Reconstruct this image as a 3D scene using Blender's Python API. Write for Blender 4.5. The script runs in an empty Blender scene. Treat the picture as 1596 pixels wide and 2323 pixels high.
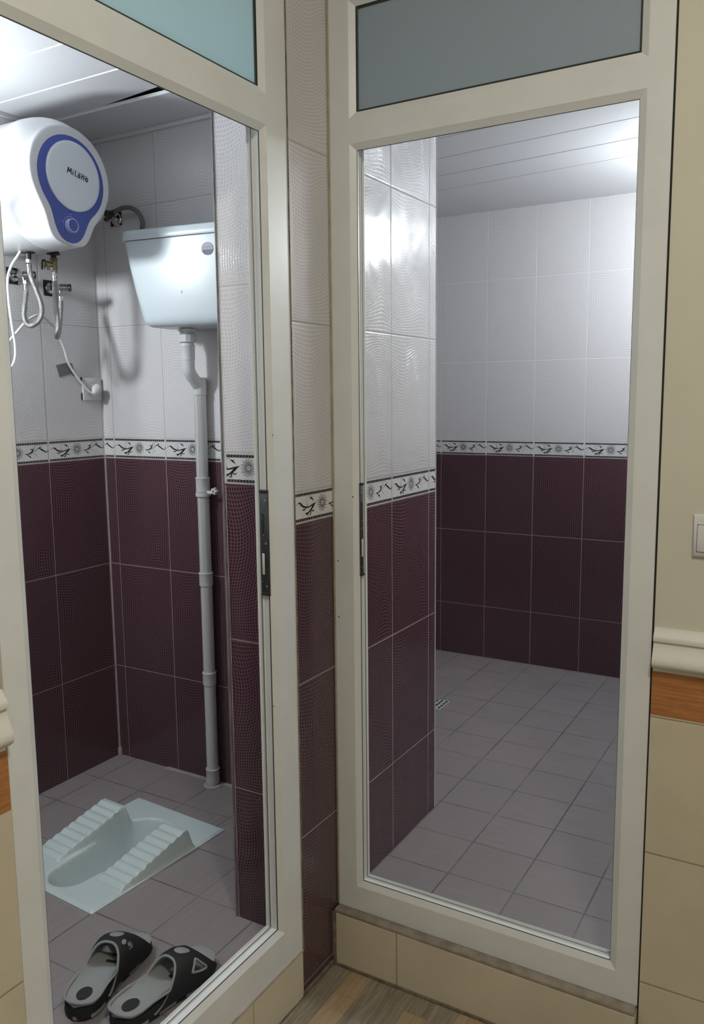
import bpy, bmesh, math, random
from mathutils import Vector, Matrix
S = bpy.context.scene
C = S.collection
PI = math.pi
random.seed(7)

# ------------------------------------------------------------------ camera
yaw, pitch, roll = 0.5294, -0.1361, -0.0104
fw = Vector((-math.sin(yaw)*math.cos(pitch), math.cos(yaw)*math.cos(pitch), math.sin(pitch)))
rt = Vector((math.cos(yaw), math.sin(yaw), 0.0)); up = rt.cross(fw)
R_ = math.cos(roll)*rt + math.sin(roll)*up
U_ = -math.sin(roll)*rt + math.cos(roll)*up
cd = bpy.data.cameras.new('camera'); cam = bpy.data.objects.new('camera', cd); C.objects.link(cam)
m = Matrix((R_, U_, -fw)).transposed().to_4x4(); m.translation = Vector((1.0986, -1.7813, 1.3953))
cam.matrix_world = m
cd.sensor_fit = 'HORIZONTAL'; cd.sensor_width = 36.0; cd.lens = 1881.4/1596*36.0
cd.clip_start = 0.02; cd.clip_end = 30
S.camera = cam

# ------------------------------------------------------------------ world + view
w = bpy.data.worlds.new('world'); S.world = w; w.use_nodes = True
w.node_tree.nodes['Background'].inputs[0].default_value = (0.5, 0.5, 0.5, 1)
w.node_tree.nodes['Background'].inputs[1].default_value = 0.02
S.view_settings.view_transform = 'Standard'; S.view_settings.look = 'None'
S.view_settings.gamma = 1.0; S.view_settings.use_curve_mapping = False
S.view_settings.exposure = 0.0

# lamp strengths (the lamps themselves are built below)
LAMP_TOILET = 27.5
LAMP_SHOWER = 43.0
LAMP_HALL = 102.0
COOL = (0.90, 0.97, 1.0)
WARM = (1.0, 0.955, 0.87)

# ------------------------------------------------------------------ node helper
class N:
    """tiny expression builder over math nodes"""
    def __init__(s, nt, sock): s.nt = nt; s.s = sock
    def _op(s, op, b=None, c=None):
        n = s.nt.nodes.new('ShaderNodeMath'); n.operation = op
        for i, v in enumerate((s, b, c)):
            if v is None: continue
            if isinstance(v, N): s.nt.links.new(v.s, n.inputs[i])
            else: n.inputs[i].default_value = v
        return N(s.nt, n.outputs[0])
    def __add__(s, o): return s._op('ADD', o)
    def __sub__(s, o): return s._op('SUBTRACT', o)
    def __mul__(s, o): return s._op('MULTIPLY', o)
    def __truediv__(s, o): return s._op('DIVIDE', o)
    def fract(s): return s._op('FRACT')
    def sin(s): return s._op('SINE')
    def abs(s): return s._op('ABSOLUTE')
    def lt(s, o): return s._op('LESS_THAN', o)
    def gt(s, o): return s._op('GREATER_THAN', o)
    def mn(s, o): return s._op('MINIMUM', o)
    def mx(s, o): return s._op('MAXIMUM', o)
    def floor(s): return s._op('FLOOR')

def newmat(name):
    m = bpy.data.materials.new(name); m.use_nodes = True
    nt = m.node_tree; b = nt.nodes['Principled BSDF']
    return m, nt, b
def pos(nt):
    g = nt.nodes.new('ShaderNodeNewGeometry'); sp = nt.nodes.new('ShaderNodeSeparateXYZ')
    nt.links.new(g.outputs['Position'], sp.inputs[0])
    return [N(nt, sp.outputs[i]) for i in range(3)], g
def mix(nt, f, a, b):
    n = nt.nodes.new('ShaderNodeMix'); n.data_type = 'RGBA'
    if isinstance(f, N): nt.links.new(f.s, n.inputs[0])
    else: n.inputs[0].default_value = f
    for i, v in ((6, a), (7, b)):
        if isinstance(v, (tuple, list)): n.inputs[i].default_value = (*v[:3], 1)
        else: nt.links.new(v, n.inputs[i])
    return n.outputs[2]
def noise(nt, scale, detail=3, vec=None, rough=.5):
    n = nt.nodes.new('ShaderNodeTexNoise'); n.inputs['Scale'].default_value = scale
    n.inputs['Detail'].default_value = detail; n.inputs['Roughness'].default_value = rough
    if vec is not None: nt.links.new(vec, n.inputs['Vector'])
    return N(nt, n.outputs['Fac'])
def comb(nt, x, y, z):
    n = nt.nodes.new('ShaderNodeCombineXYZ')
    for i, v in enumerate((x, y, z)):
        if isinstance(v, N): nt.links.new(v.s, n.inputs[i])
        else: n.inputs[i].default_value = v
    return n.outputs[0]
def ramp(nt, f, lo, hi):
    n = nt.nodes.new('ShaderNodeMapRange'); n.interpolation_type = 'SMOOTHSTEP'
    nt.links.new(f.s, n.inputs[0]); n.inputs[1].default_value = lo; n.inputs[2].default_value = hi
    return N(nt, n.outputs[0])
def bump(nt, b, h, strength=.3, dist=.001):
    n = nt.nodes.new('ShaderNodeBump'); n.inputs['Strength'].default_value = strength
    n.inputs['Distance'].default_value = dist
    nt.links.new(h.s, n.inputs['Height']); nt.links.new(n.outputs[0], b.inputs['Normal'])

def plain(name, col, rough=.5, metal=0., coat=0., spec=.5, var=.0, vscale=6., bmp=0., bscale=200., grime=None):
    m, nt, b = newmat(name)
    b.inputs['Base Color'].default_value = (*col, 1); b.inputs['Roughness'].default_value = rough
    b.inputs['Metallic'].default_value = metal; b.inputs['Coat Weight'].default_value = coat
    b.inputs['Specular IOR Level'].default_value = spec
    if var or grime:
        g = nt.nodes.new('ShaderNodeNewGeometry')
        f = ramp(nt, noise(nt, vscale, 5, g.outputs['Position'], .6), .35, .7)
        dark = grime if grime else tuple(c*(1-var) for c in col)
        nt.links.new(mix(nt, f*(var if grime else 1.0), col, dark), b.inputs['Base Color'])
    if bmp:
        bump(nt, b, noise(nt, bscale, 3), bmp, .001)
    return m

T = .25; H = .398; HB = .0736
def tile_mat(name, axis, u0, zb, grout=(.50, .49, .50), gw=.0011, dw=1., emboss=.35):
    m, nt, b = newmat(name)
    (x, y, z), g = pos(nt)
    u = x if axis == 'x' else y
    up_ = z.gt(zb + HB)                       # white tiles
    low = z.lt(zb - .0005)                    # plum tiles
    zr = (z - (zb + HB))*up_ + (z - (zb - 10*H))*low
    Uf = ((u - u0)/T + 40.0).fract(); Vf = (zr/H).fract()
    env = (Vf*PI).sin(); env2 = (Uf*PI).sin()
    dv = (Uf*(2*PI)).sin()*env*.030 + (Uf*(4*PI) + Vf*3.0).sin()*env*.005
    du = (Vf*(2*PI) + .6).sin()*env2*.020
    p = .0084
    a = ((u - u0 + du)/p + 400.0).fract() - .5; c = ((zr + dv)/p + 400.0).fract() - .5
    dots_w = (a.abs().mx(c.abs())*-1.0 + .27)
    dots_w = ramp(nt, dots_w, -.06, .06)
    dd = (a.abs() + c.abs()*.8)*-1.0 + .37
    dots_p = ramp(nt, dd, -.05, .05)
    nz = noise(nt, 2.5, 4, g.outputs['Position'], .6)
    white = mix(nt, dots_w, tuple(c*dw for c in (.665, .65, .665)), tuple(c*dw for c in (.55, .53, .54)))
    plum = mix(nt, dots_p, (.112, .066, .078), (.046, .014, .024))
    plum = mix(nt, ramp(nt, nz, .45, .8)*.35, plum, (.10, .065, .075))
    bn = noise(nt, 160, 2, g.outputs['Position'])
    band = mix(nt, ramp(nt, bn, .55, .65)*.30, (.66, .655, .66), (.40, .40, .42))
    col = mix(nt, up_, band, white); col = mix(nt, low, col, plum)
    eu = Uf.mn(Uf*-1.0 + 1.0)*T; ev = Vf.mn(Vf*-1.0 + 1.0)*H
    bd = (z - zb).abs().mn((z - (zb + HB)).abs())
    isb = (up_ + low)*-1.0 + 1.0
    wn = noise(nt, 35, 3, g.outputs['Position'])*.0008
    gv = (eu + wn - .0004).lt(gw); gh = (ev*(isb*-1.0 + 1.0) + isb*1.0 + wn - .0004).lt(gw)
    gb = (bd).lt(.0016)
    gm = gv.mx(gh); 
    gcolp = (.36, .26, .28)
    gc = mix(nt, low, grout, gcolp)
    col = mix(nt, gm, col, gc)
    col = mix(nt, gb*((z - zb).abs().lt(.003)), col, (.52, .42, .43))
    nt.links.new(col, b.inputs['Base Color'])
    b.inputs['Roughness'].default_value = .16
    rr = ramp(nt, nz, .3, .8)*.14 + .12 + gm*.4
    nt.links.new(rr.s, b.inputs['Roughness'])
    edge = ramp(nt, eu.mn(ev*(isb*-1.0 + 1.0) + isb*1.0), 0.0, .0045)
    wave = (u*60.0 + (zr*22.0).sin()*1.7).sin()*(zr*47.0 + (u*31.0).sin()).sin()
    h = edge*1.1 - dots_w*up_*.42 - dots_p*low*.2 + wave*up_*.30
    bump(nt, b, h, emboss, .0012)
    return m

def floor_mat(name, ax, x0, y0, tx, ty):
    m, nt, b = newmat(name)
    (x, y, z), g = pos(nt)
    fx = ((x - x0)/tx + 40.0); fy = ((y - y0)/ty + 40.0)
    Uf = fx.fract(); Vf = fy.fract()
    st = comb(nt, x*(6.0 if ax == 'x' else 420.0), y*(420.0 if ax == 'x' else 6.0), 0.0)
    s1 = noise(nt, 1.0, 3, st, .65)
    st2 = comb(nt, x*(3.0 if ax == 'x' else 90.0), y*(90.0 if ax == 'x' else 3.0), 3.0)
    s2 = noise(nt, 1.0, 2, st2)
    col = mix(nt, ramp(nt, s1, .3, .72), (.225, .199, .203), (.295, .265, .267))
    col = mix(nt, ramp(nt, s2, .4, .75)*.30, col, (.27, .205, .21))
    cell = nt.nodes.new('ShaderNodeTexWhiteNoise'); cell.noise_dimensions = '2D'
    nt.links.new(comb(nt, fx.floor(), fy.floor(), 0.0), cell.inputs['Vector'])
    col = mix(nt, N(nt, cell.outputs['Value'])*.22, col, (.19, .173, .178))
    gr = noise(nt, 3.2, 5, g.outputs['Position'], .6)
    col = mix(nt, ramp(nt, gr, .52, .75)*.45, col, (.18, .18, .178))
    eu = Uf.mn(Uf*-1.0 + 1.0)*tx; ev = Vf.mn(Vf*-1.0 + 1.0)*ty
    wn = noise(nt, 25, 4, g.outputs['Position'])
    e = eu.mn(ev) + (wn - .5)*.003
    gm = ramp(nt, e, .0032, .0014)
    col = mix(nt, gm*(ramp(nt, noise(nt, 4, 2, g.outputs['Position']), .3, .6)*.6 + .3), col, (.085, .08, .083))
    nt.links.new(col, b.inputs['Base Color'])
    nt.links.new((ramp(nt, gr, .3, .8)*.2 + .36).s, b.inputs['Roughness'])
    bump(nt, b, ramp(nt, e, .0, .003)*.7 + s1*.25, .4, .001)
    return m

# ------------------------------------------------------------------ mesh helpers
def finish(bm, angle=35):
    bmesh.ops.recalc_face_normals(bm, faces=bm.faces)
    lim = math.radians(angle)
    for f in bm.faces: f.smooth = True
    for e in bm.edges:
        if len(e.link_faces) == 2:
            if e.calc_face_angle(0) > lim: e.smooth = False
        else: e.smooth = False
def obj(name, bm, mats, parent=None, angle=35, recalc=True):
    if recalc: finish(bm, angle)
    me = bpy.data.meshes.new(name); bm.to_mesh(me); bm.free()
    for mt in (mats if isinstance(mats, (list, tuple)) else [mats]): me.materials.append(mt)
    o = bpy.data.objects.new(name, me); C.objects.link(o)
    if parent is not None:
        o.parent = parent
        o.matrix_parent_inverse = Matrix.Translation(-parent.location) if parent.type == 'EMPTY' else Matrix()
    return o
def tag(o, label, cat, group=None):
    o['label'] = label; o['category'] = cat
    if group: o['group'] = group
    return o
def thing(name, loc, label, cat, group=None):
    o = bpy.data.objects.new(name, None); C.objects.link(o); o.location = loc
    o.empty_display_size = .05
    return tag(o, label, cat, group)
def struct(name, bm, mats, parent=None, angle=35, label=None):
    o = obj(name, bm, mats, parent, angle)
    if parent is None: o['kind'] = 'structure'
    if label: o['label'] = label
    return o
def box(bm, x0, x1, y0, y1, z0, z1, bev=0., mi=0, seg=2):
    r = bmesh.ops.create_cube(bm, size=1.0)
    for v in r['verts']:
        v.co = Vector(((x0+x1)/2 + v.co.x*(x1-x0), (y0+y1)/2 + v.co.y*(y1-y0), (z0+z1)/2 + v.co.z*(z1-z0)))
    fs = {f for v in r['verts'] for f in v.link_faces}
    for f in fs: f.material_index = mi
    if bev:
        es = list({e for f in fs for e in f.edges})
        bmesh.ops.bevel(bm, geom=es, offset=bev, segments=seg, affect='EDGES', profile=.5, material=mi if mi else -1)
    return fs
def frame_of(d):
    d = d.normalized()
    a = Vector((0, 0, 1)) if abs(d.z) < .9 else Vector((1, 0, 0))
    x = d.cross(a).normalized(); return x, d.cross(x).normalized()
def catmull(P, n=8):
    P = [Vector(p) for p in P]
    if len(P) < 3: return P
    Q = [P[0]*2 - P[1]] + P + [P[-1]*2 - P[-2]]; out = []
    for i in range(1, len(Q)-2):
        for k in range(n):
            t = k/n; a, b, c, d = Q[i-1], Q[i], Q[i+1], Q[i+2]
            out.append(.5*((2*b) + (c-a)*t + (2*a-5*b+4*c-d)*t*t + (3*b-a-3*c+d)*t**3))
    out.append(P[-1]); return out
def tube(bm, pts, r, seg=14, caps=True, smooth=0, mi=0):
    P = catmull(pts, smooth) if smooth else [Vector(p) for p in pts]
    rr = r if callable(r) else (lambda t: r)
    n = len(P); T0 = (P[1]-P[0]).normalized(); x, y = frame_of(T0); rings = []
    for i, p in enumerate(P):
        t = (P[min(i+1, n-1)] - P[max(i-1, 0)]).normalized()
        x = (x - t*x.dot(t)).normalized(); y = t.cross(x)
        R = rr(i/(n-1))
        rings.append([bm.verts.new(p + (x*math.cos(a) + y*math.sin(a))*R) for a in [2*PI*k/seg for k in range(seg)]])
    for A, B in zip(rings, rings[1:]):
        for k in range(seg):
            f = bm.faces.new((A[k], A[(k+1) % seg], B[(k+1) % seg], B[k])); f.material_index = mi
    if caps:
        bm.faces.new(rings[0][::-1]).material_index = mi; bm.faces.new(rings[-1]).material_index = mi
def lathe(bm, prof, o, ax, seg=28, mi=0):
    """prof: (distance along axis, radius)"""
    o = Vector(o); ax = Vector(ax).normalized(); x, y = frame_of(ax); rings = []
    for d, r in prof:
        if r < 1e-6: rings.append([bm.verts.new(o + ax*d)])
        else: rings.append([bm.verts.new(o + ax*d + (x*math.cos(a) + y*math.sin(a))*r) for a in [2*PI*k/seg for k in range(seg)]])
    for A, B in zip(rings, rings[1:]):
        for k in range(seg):
            k2 = (k+1) % seg
            if len(A) == 1 and len(B) == 1: continue
            if len(A) == 1: f = bm.faces.new((A[0], B[k2], B[k]))
            elif len(B) == 1: f = bm.faces.new((A[k], A[k2], B[0]))
            else: f = bm.faces.new((A[k], A[k2], B[k2], B[k]))
            f.material_index = mi
    if len(rings[0]) > 1: bm.faces.new(rings[0][::-1]).material_index = mi
    if len(rings[-1]) > 1: bm.faces.new(rings[-1]).material_index = mi
def loft(bm, rings, cap0=True, cap1=True, mi=0):
    vs = [[bm.verts.new(p) for p in r] for r in rings]; n = len(vs[0])
    for A, B in zip(vs, vs[1:]):
        for k in range(n): bm.faces.new((A[k], A[(k+1) % n], B[(k+1) % n], B[k])).material_index = mi
    if cap0: bm.faces.new(vs[0][::-1]).material_index = mi
    if cap1: bm.faces.new(vs[-1]).material_index = mi
    return vs
NB = lambda: bmesh.new()
def sstep(a, b, x):
    t = max(0., min(1., (x-a)/(b-a))); return t*t*(3-2*t)
def stroke(bm, pts, w, put, n=8, mi=0, closed=False):
    """flat pen stroke in (u,v); w = list of widths along it; put maps (u,v) to 3D"""
    P = [Vector((p[0], p[1], 0)) for p in pts]
    Q = catmull(P, n) if len(P) > 2 else P
    L = []
    for i, p in enumerate(Q):
        t = (Q[min(i+1, len(Q)-1)] - Q[max(i-1, 0)]).normalized(); nn = Vector((-t.y, t.x, 0))
        f = i/(len(Q)-1)*(len(w)-1); k = min(int(f), len(w)-2) if len(w) > 1 else 0
        ww = w[0] if len(w) == 1 else w[k]*(1-(f-k)) + w[k+1]*(f-k)
        L.append((bm.verts.new(put(*(p + nn*ww/2).xy)), bm.verts.new(put(*(p - nn*ww/2).xy))))
    for a, b in zip(L, L[1:]):
        bm.faces.new((a[0], b[0], b[1], a[1])).material_index = mi

# ------------------------------------------------------------------ materials
M_pvc = plain('white_pvc', (.70, .72, .715), .32, var=.10, grime=(.38, .34, .26), vscale=9)
M_pvc2 = plain('white_pvc_inner', (.66, .67, .67), .3)
M_gasket = plain('dark_gasket', (.035, .04, .037), .6)
M_plaster = plain('cream_plaster', (.60, .575, .47), .6, var=.12, grime=(.47, .44, .35), vscale=5, bmp=.15, bscale=60)
M_moulding = plain('white_moulding', (.66, .65, .58), .5)
M_silicone = plain('grey_silicone', (.36, .33, .28), .7, var=.5, grime=(.15, .12, .09), vscale=30)
M_ceil = plain('white_plank', (.66, .665, .69), .28)
M_void = plain('dark_void', (.01, .01, .01), .9)
M_white = plain('white_enamel', (.50, .51, .515), .30, coat=.08)
M_front = plain('white_abs', (.62, .63, .655), .38)
M_disc = plain('pale_blue_disc', (.66, .70, .76), .35)
M_blue = plain('blue_plastic', (.055, .085, .33), .42)
M_lilac = plain('lilac_print', (.50, .50, .80), .4)
M_black = plain('black_ink', (.012, .012, .012), .5)
M_grey_ink = plain('grey_ink', (.11, .105, .11), .5)
M_chrome = plain('chrome', (.62, .62, .62), .16, metal=1., var=.3, vscale=40)
M_darkmetal = plain('dull_metal', (.10, .095, .09), .4, metal=.8, var=.4, vscale=60)
M_brass = plain('brass', (.30, .265, .16), .32, metal=.9, var=.4, vscale=50)
M_rubber = plain('black_rubber', (.015, .015, .017), .55)
M_grey_hose = plain('grey_hose', (.17, .165, .155), .5, var=.3, vscale=80)
M_cable = plain('white_cable', (.68, .69, .68), .45)
M_ceramic = plain('cistern_plastic', (.50, .565, .60), .30, coat=.06)
M_pipe = plain('white_pipe', (.60, .61, .61), .35)
M_porcelain = plain('pale_porcelain', (.56, .66, .67), .10, coat=.6, var=.05, grime=(.35, .42, .40), vscale=12)
M_socket = plain('socket_plastic', (.62, .62, .61), .4)
M_lock = plain('lock_steel', (.11, .115, .12), .42, metal=.75, var=.25, vscale=70)
M_bolt = plain('white_nylon', (.55, .56, .53), .4)
M_sole = plain('black_foam', (.012, .012, .014), .75, bmp=.1)
M_insole = plain('grey_foam', (.27, .285, .285), .8, bmp=.3, bscale=900)
M_beige = None
def beige_mat(name, axis, u0, z0, tu, tz):
    m, nt, b = newmat(name)
    (x, y, z), g = pos(nt); u = x if axis == 'x' else y
    Uf = ((u-u0)/tu + 40.0).fract(); Vf = ((z-z0)/tz + 40.0).fract()
    e = (Uf.mn(Uf*-1.0+1.0)*tu).mn(Vf.mn(Vf*-1.0+1.0)*tz) + (noise(nt, 30, 3, g.outputs['Position'])-.5)*.0015
    n1 = ramp(nt, noise(nt, 5, 4, g.outputs['Position'], .6), .3, .75)
    col = mix(nt, n1, (.60, .54, .415), (.54, .48, .36))
    col = mix(nt, ramp(nt, e, .0022, .0010)*.75, col, (.20, .17, .12))
    nt.links.new(col, b.inputs['Base Color']); b.inputs['Roughness'].default_value = .42
    bump(nt, b, ramp(nt, e, 0.0, .004), .5, .001)
    return m
def wood_tile_mat(name, axis):
    m, nt, b = newmat(name)
    (x, y, z), g = pos(nt); u = x if axis == 'x' else y
    f = noise(nt, 1.0, 4, comb(nt, u*9.0, z*160.0, 0.0), .6)
    f2 = noise(nt, 14.0, 3, g.outputs['Position'])
    col = mix(nt, ramp(nt, f, .3, .7), (.46, .20, .065), (.30, .115, .035))
    col = mix(nt, ramp(nt, f2, .5, .8)*.4, col, (.50, .26, .10))
    nt.links.new(col, b.inputs['Base Color']); b.inputs['Roughness'].default_value = .45
    return m
def hall_floor_mat():
    m, nt, b = newmat('wood_look_floor')
    (x, y, z), g = pos(nt)
    pw, pl = .062, .34
    row = (x/pw + 40.0).floor()
    wn = nt.nodes.new('ShaderNodeTexWhiteNoise'); wn.noise_dimensions = '1D'
    nt.links.new((row*3.7).s, wn.inputs['W'])
    off = N(nt, wn.outputs['Value'])
    yy = y/pl + off + 40.0
    wc = nt.nodes.new('ShaderNodeTexWhiteNoise'); wc.noise_dimensions = '2D'
    nt.links.new(comb(nt, row, yy.floor(), 0.0), wc.inputs['Vector'])
    tone = N(nt, wc.outputs['Value'])
    f = noise(nt, 1.0, 5, comb(nt, x*160.0, y*9.0, tone*20.0), .65)
    cr = nt.nodes.new('ShaderNodeValToRGB'); e = cr.color_ramp.elements
    e[0].color = (.17, .135, .09, 1); e[1].position = 1; e[1].color = (.36, .32, .25, 1)
    for p_, c_ in ((.25, (.30, .26, .20, 1)), (.45, (.22, .17, .12, 1)), (.6, (.40, .36, .29, 1)), (.8, (.33, .21, .10, 1))):
        k = e.new(p_); k.color = c_
    cr.color_ramp.interpolation = 'CONSTANT'
    nt.links.new(tone.s, cr.inputs[0])
    col = mix(nt, ramp(nt, f, .3, .75)*.45, cr.outputs[0], (.52, .48, .40))
    Uf = (x/pw + 40.0).fract(); ed = (Uf.mn(Uf*-1.0+1.0)*pw).mn((yy.fract()).mn(yy.fract()*-1.0+1.0)*pl)
    col = mix(nt, ramp(nt, ed, .0012, .0004)*.5, col, (.12, .09, .06))
    dirt = ramp(nt, noise(nt, 7, 4, g.outputs['Position'], .6), .5, .8)*.4
    col = mix(nt, dirt, col, (.20, .16, .11))
    nt.links.new(col, b.inputs['Base Color']); b.inputs['Roughness'].default_value = .45
    return m
def braid_mat():
    m, nt, b = newmat('steel_braid')
    b.inputs['Metallic'].default_value = .85; b.inputs['Roughness'].default_value = .33
    n1 = noise(nt, 700, 2); g = nt.nodes.new('ShaderNodeNewGeometry')
    sp = nt.nodes.new('ShaderNodeSeparateXYZ'); nt.links.new(g.outputs['Position'], sp.inputs[0])
    x, y, z = [N(nt, sp.outputs[i]) for i in range(3)]
    wv = ((x + y)*900.0 + z*1500.0).sin()*((x + y)*900.0 - z*1500.0).sin()
    nt.links.new(mix(nt, ramp(nt, wv, -.4, .5), (.22, .22, .22), (.58, .58, .57)), b.inputs['Base Color'])
    bump(nt, b, wv + n1*.3, .6, .0008)
    return m
M_braid = braid_mat()
def frosted(name, col, dfac=.62, dcol=.8):
    m = bpy.data.materials.new(name); m.use_nodes = True; nt = m.node_tree
    for n in list(nt.nodes): nt.nodes.remove(n)
    out = nt.nodes.new('ShaderNodeOutputMaterial')
    tr = nt.nodes.new('ShaderNodeBsdfTranslucent'); df = nt.nodes.new('ShaderNodeBsdfDiffuse'); gl = nt.nodes.new('ShaderNodeBsdfGlossy')
    g = nt.nodes.new('ShaderNodeNewGeometry')
    nz = noise(nt, 500, 2, g.outputs['Position'])
    bn = nt.nodes.new('ShaderNodeBump'); bn.inputs['Strength'].default_value = .35; bn.inputs['Distance'].default_value = .0006
    nt.links.new(nz.s, bn.inputs['Height'])
    tr.inputs[0].default_value = (*col, 1); df.inputs[0].default_value = (*[c*dcol for c in col], 1)
    gl.inputs['Roughness'].default_value = .35
    nt.links.new(bn.outputs[0], gl.inputs['Normal'])
    a = nt.nodes.new('ShaderNodeMixShader'); a.inputs[0].default_value = dfac
    nt.links.new(tr.outputs[0], a.inputs[1]); nt.links.new(df.outputs[0], a.inputs[2])
    b = nt.nodes.new('ShaderNodeMixShader'); b.inputs[0].default_value = .06
    nt.links.new(a.outputs[0], b.inputs[1]); nt.links.new(gl.outputs[0], b.inputs[2])
    nt.links.new(b.outputs[0], out.inputs[0])
    return m
M_glass = frosted('frosted_glass_green', (.64, .80, .84), .50)
M_glass2 = frosted('frosted_glass_grey', (.47, .55, .61), .62)
def emit(name, col, s):
    m = bpy.data.materials.new(name); m.use_nodes = True; nt = m.node_tree
    for n in list(nt.nodes): nt.nodes.remove(n)
    out = nt.nodes.new('ShaderNodeOutputMaterial'); e = nt.nodes.new('ShaderNodeEmission')
    e.inputs[0].default_value = (*col, 1); e.inputs[1].default_value = s
    nt.links.new(e.outputs[0], out.inputs[0]); return m

ZB_L, ZB_R = 1.1875, 1.101
M_t_heater = tile_mat('tile_heater_wall', 'y', .1611, ZB_L, (.36, .34, .34))
M_t_cist = tile_mat('tile_cistern_wall', 'x', -1.197, ZB_L, (.36, .34, .34))
M_t_stub = tile_mat('tile_stub', 'x', -.256, ZB_L + .004, (.42, .40, .41))
M_t_shared = tile_mat('tile_partition', 'y', .3244, ZB_R, (.34, .35, .35), gw=.0013, emboss=.6, dw=.90)  # same white tile, darkened: this wall's dimmer light is put into its colour
M_t_far = tile_mat('tile_far_wall', 'x', -.7029, ZB_R, (.70, .71, .71))
M_beige_y = beige_mat('beige_tile_left', 'y', -.388, -.142, .40, .60)
M_beige_rx = beige_mat('beige_tile_right', 'x', .193, .10, 1.2, .309)
M_beige_ris = beige_mat('beige_tile_riser', 'x', .193, -.5, .60, 3.0)
M_wood_x = wood_tile_mat('wood_print_x', 'x'); M_wood_y = wood_tile_mat('wood_print_y', 'y')
M_floorR = floor_mat('mauve_floor_shower', 'x', .1985, .0920, .1965, .1935)
M_floorL = floor_mat('mauve_floor_toilet', 'y', -.5585, -.350, .2000, .1925)
M_hallfloor = hall_floor_mat()

# ------------------------------------------------------------------ structure
ZC = 2.302; ZF = .030; ZH = -.122; ZTOP = 2.75
def wall(name, x0, x1, y0, y1, z0, z1, mats, pick=None, label=None):
    """box whose faces pick a material index by normal"""
    bm = NB(); box(bm, x0, x1, y0, y1, z0, z1)
    bmesh.ops.recalc_face_normals(bm, faces=bm.faces)
    for f in bm.faces:
        f.material_index = pick(f.normal) if pick else 0
    return struct(name, bm, mats, label=label)
# hall floor / ceiling / walls
wall('floor', 0, 2.4, -3.0, 0, ZH-.08, ZH, [M_hallfloor])
wall('ceiling', -.2, 2.5, -3.1, .12, ZTOP, ZTOP+.05, [M_plaster])
wall('wall_back', -.15, 2.5, -3.12, -3.0, ZH-.08, ZTOP, [M_plaster])
wall('wall_right', 2.4, 2.5, -3.0, .12, ZH-.08, ZTOP, [M_plaster])
# partition block between the two rooms (strip beside the left door + shower left wall + stub)
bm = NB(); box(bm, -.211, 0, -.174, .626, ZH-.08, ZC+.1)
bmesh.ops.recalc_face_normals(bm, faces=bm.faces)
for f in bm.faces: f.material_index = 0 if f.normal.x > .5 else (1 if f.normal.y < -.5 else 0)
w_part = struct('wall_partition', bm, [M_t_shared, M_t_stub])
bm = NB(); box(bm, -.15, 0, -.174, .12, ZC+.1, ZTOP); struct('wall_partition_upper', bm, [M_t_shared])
w_cist = wall('wall_toilet_end', -1.3465, -.2105, .4175, .60, ZH-.08, ZC+.1, [M_t_cist])
w_heat = wall('wall_toilet_side', -1.3465, -1.2465, -1.55, .4175, ZH-.08, ZC+.1, [M_t_heater])
wall('wall_toilet_near', -1.3465, -.10, -1.62, -1.55, ZH-.08, ZC+.1, [M_t_cist])
w_far = wall('wall_shower_far', -1.40, 1.40, 2.236, 2.34, ZH-.08, ZC+.1, [M_t_far])
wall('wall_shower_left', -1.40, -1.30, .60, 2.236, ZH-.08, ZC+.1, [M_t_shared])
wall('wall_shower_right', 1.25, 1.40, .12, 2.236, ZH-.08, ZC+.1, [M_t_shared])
# left hall wall beyond the toilet door (plaster above, tiles below)
wall('wall_left', -.15, 0, -3.0, -.987, .905, ZTOP, [M_plaster])
wall('wall_left_tiled', -.15, .003, -3.0, -.987, ZH-.08, .755, [M_beige_y])
wall('wall_left_wood_tile', -.15, .003, -3.0, -.987, .755, .905, [M_wood_y])
wall('wall_left_header', -.10, 0, -.987, -.172, 2.372, ZTOP, [M_plaster])
wall('wall_left_riser', -.10, .004, -.987, -.180, ZH-.08, .003, [M_beige_y])
# front wall of the shower, to the right of its door
wall('wall_front', .789, 2.4, 0, .12, .905, ZTOP, [M_plaster])
wall('wall_front_tiled', .789, 2.4, -.004, .12, ZH-.08, .722, [M_beige_rx])
wall('wall_front_wood_tile', .789, 2.4, -.003, .12, .722, .905, [M_wood_x])
wall('wall_front_header', 0, .789, 0, .08, 2.372, ZTOP, [M_plaster])
wall('wall_front_riser', .002, .785, -.030, .06, ZH-.08, .026, [M_beige_ris])
# grubby mortar ledge on top of the riser
bm = NB(); box(bm, .004, .784, -.028, .0, .0255, .036, .003); struct('trim_6', bm, plain('sill_mortar', (.33, .285, .235), .7, var=.6, grime=(.13, .10, .07), vscale=25))
# grout at the foot of the plum strip and along the riser
bm = NB(); box(bm, -.0005, .006, -.182, -.028, ZH-.001, ZH+.012, .002); box(bm, .0, .012, -.034, -.0285, ZH, .03, .002)
box(bm, .004, .789, -.036, -.029, ZH-.001, ZH+.006, .002); box(bm, 0.0, .006, -.987, -.181, ZH-.001, ZH+.005, .002)
struct('trim_7', bm, plain('dirty_grout', (.20, .165, .12), .8, var=.7, grime=(.06, .05, .035), vscale=40))

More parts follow.
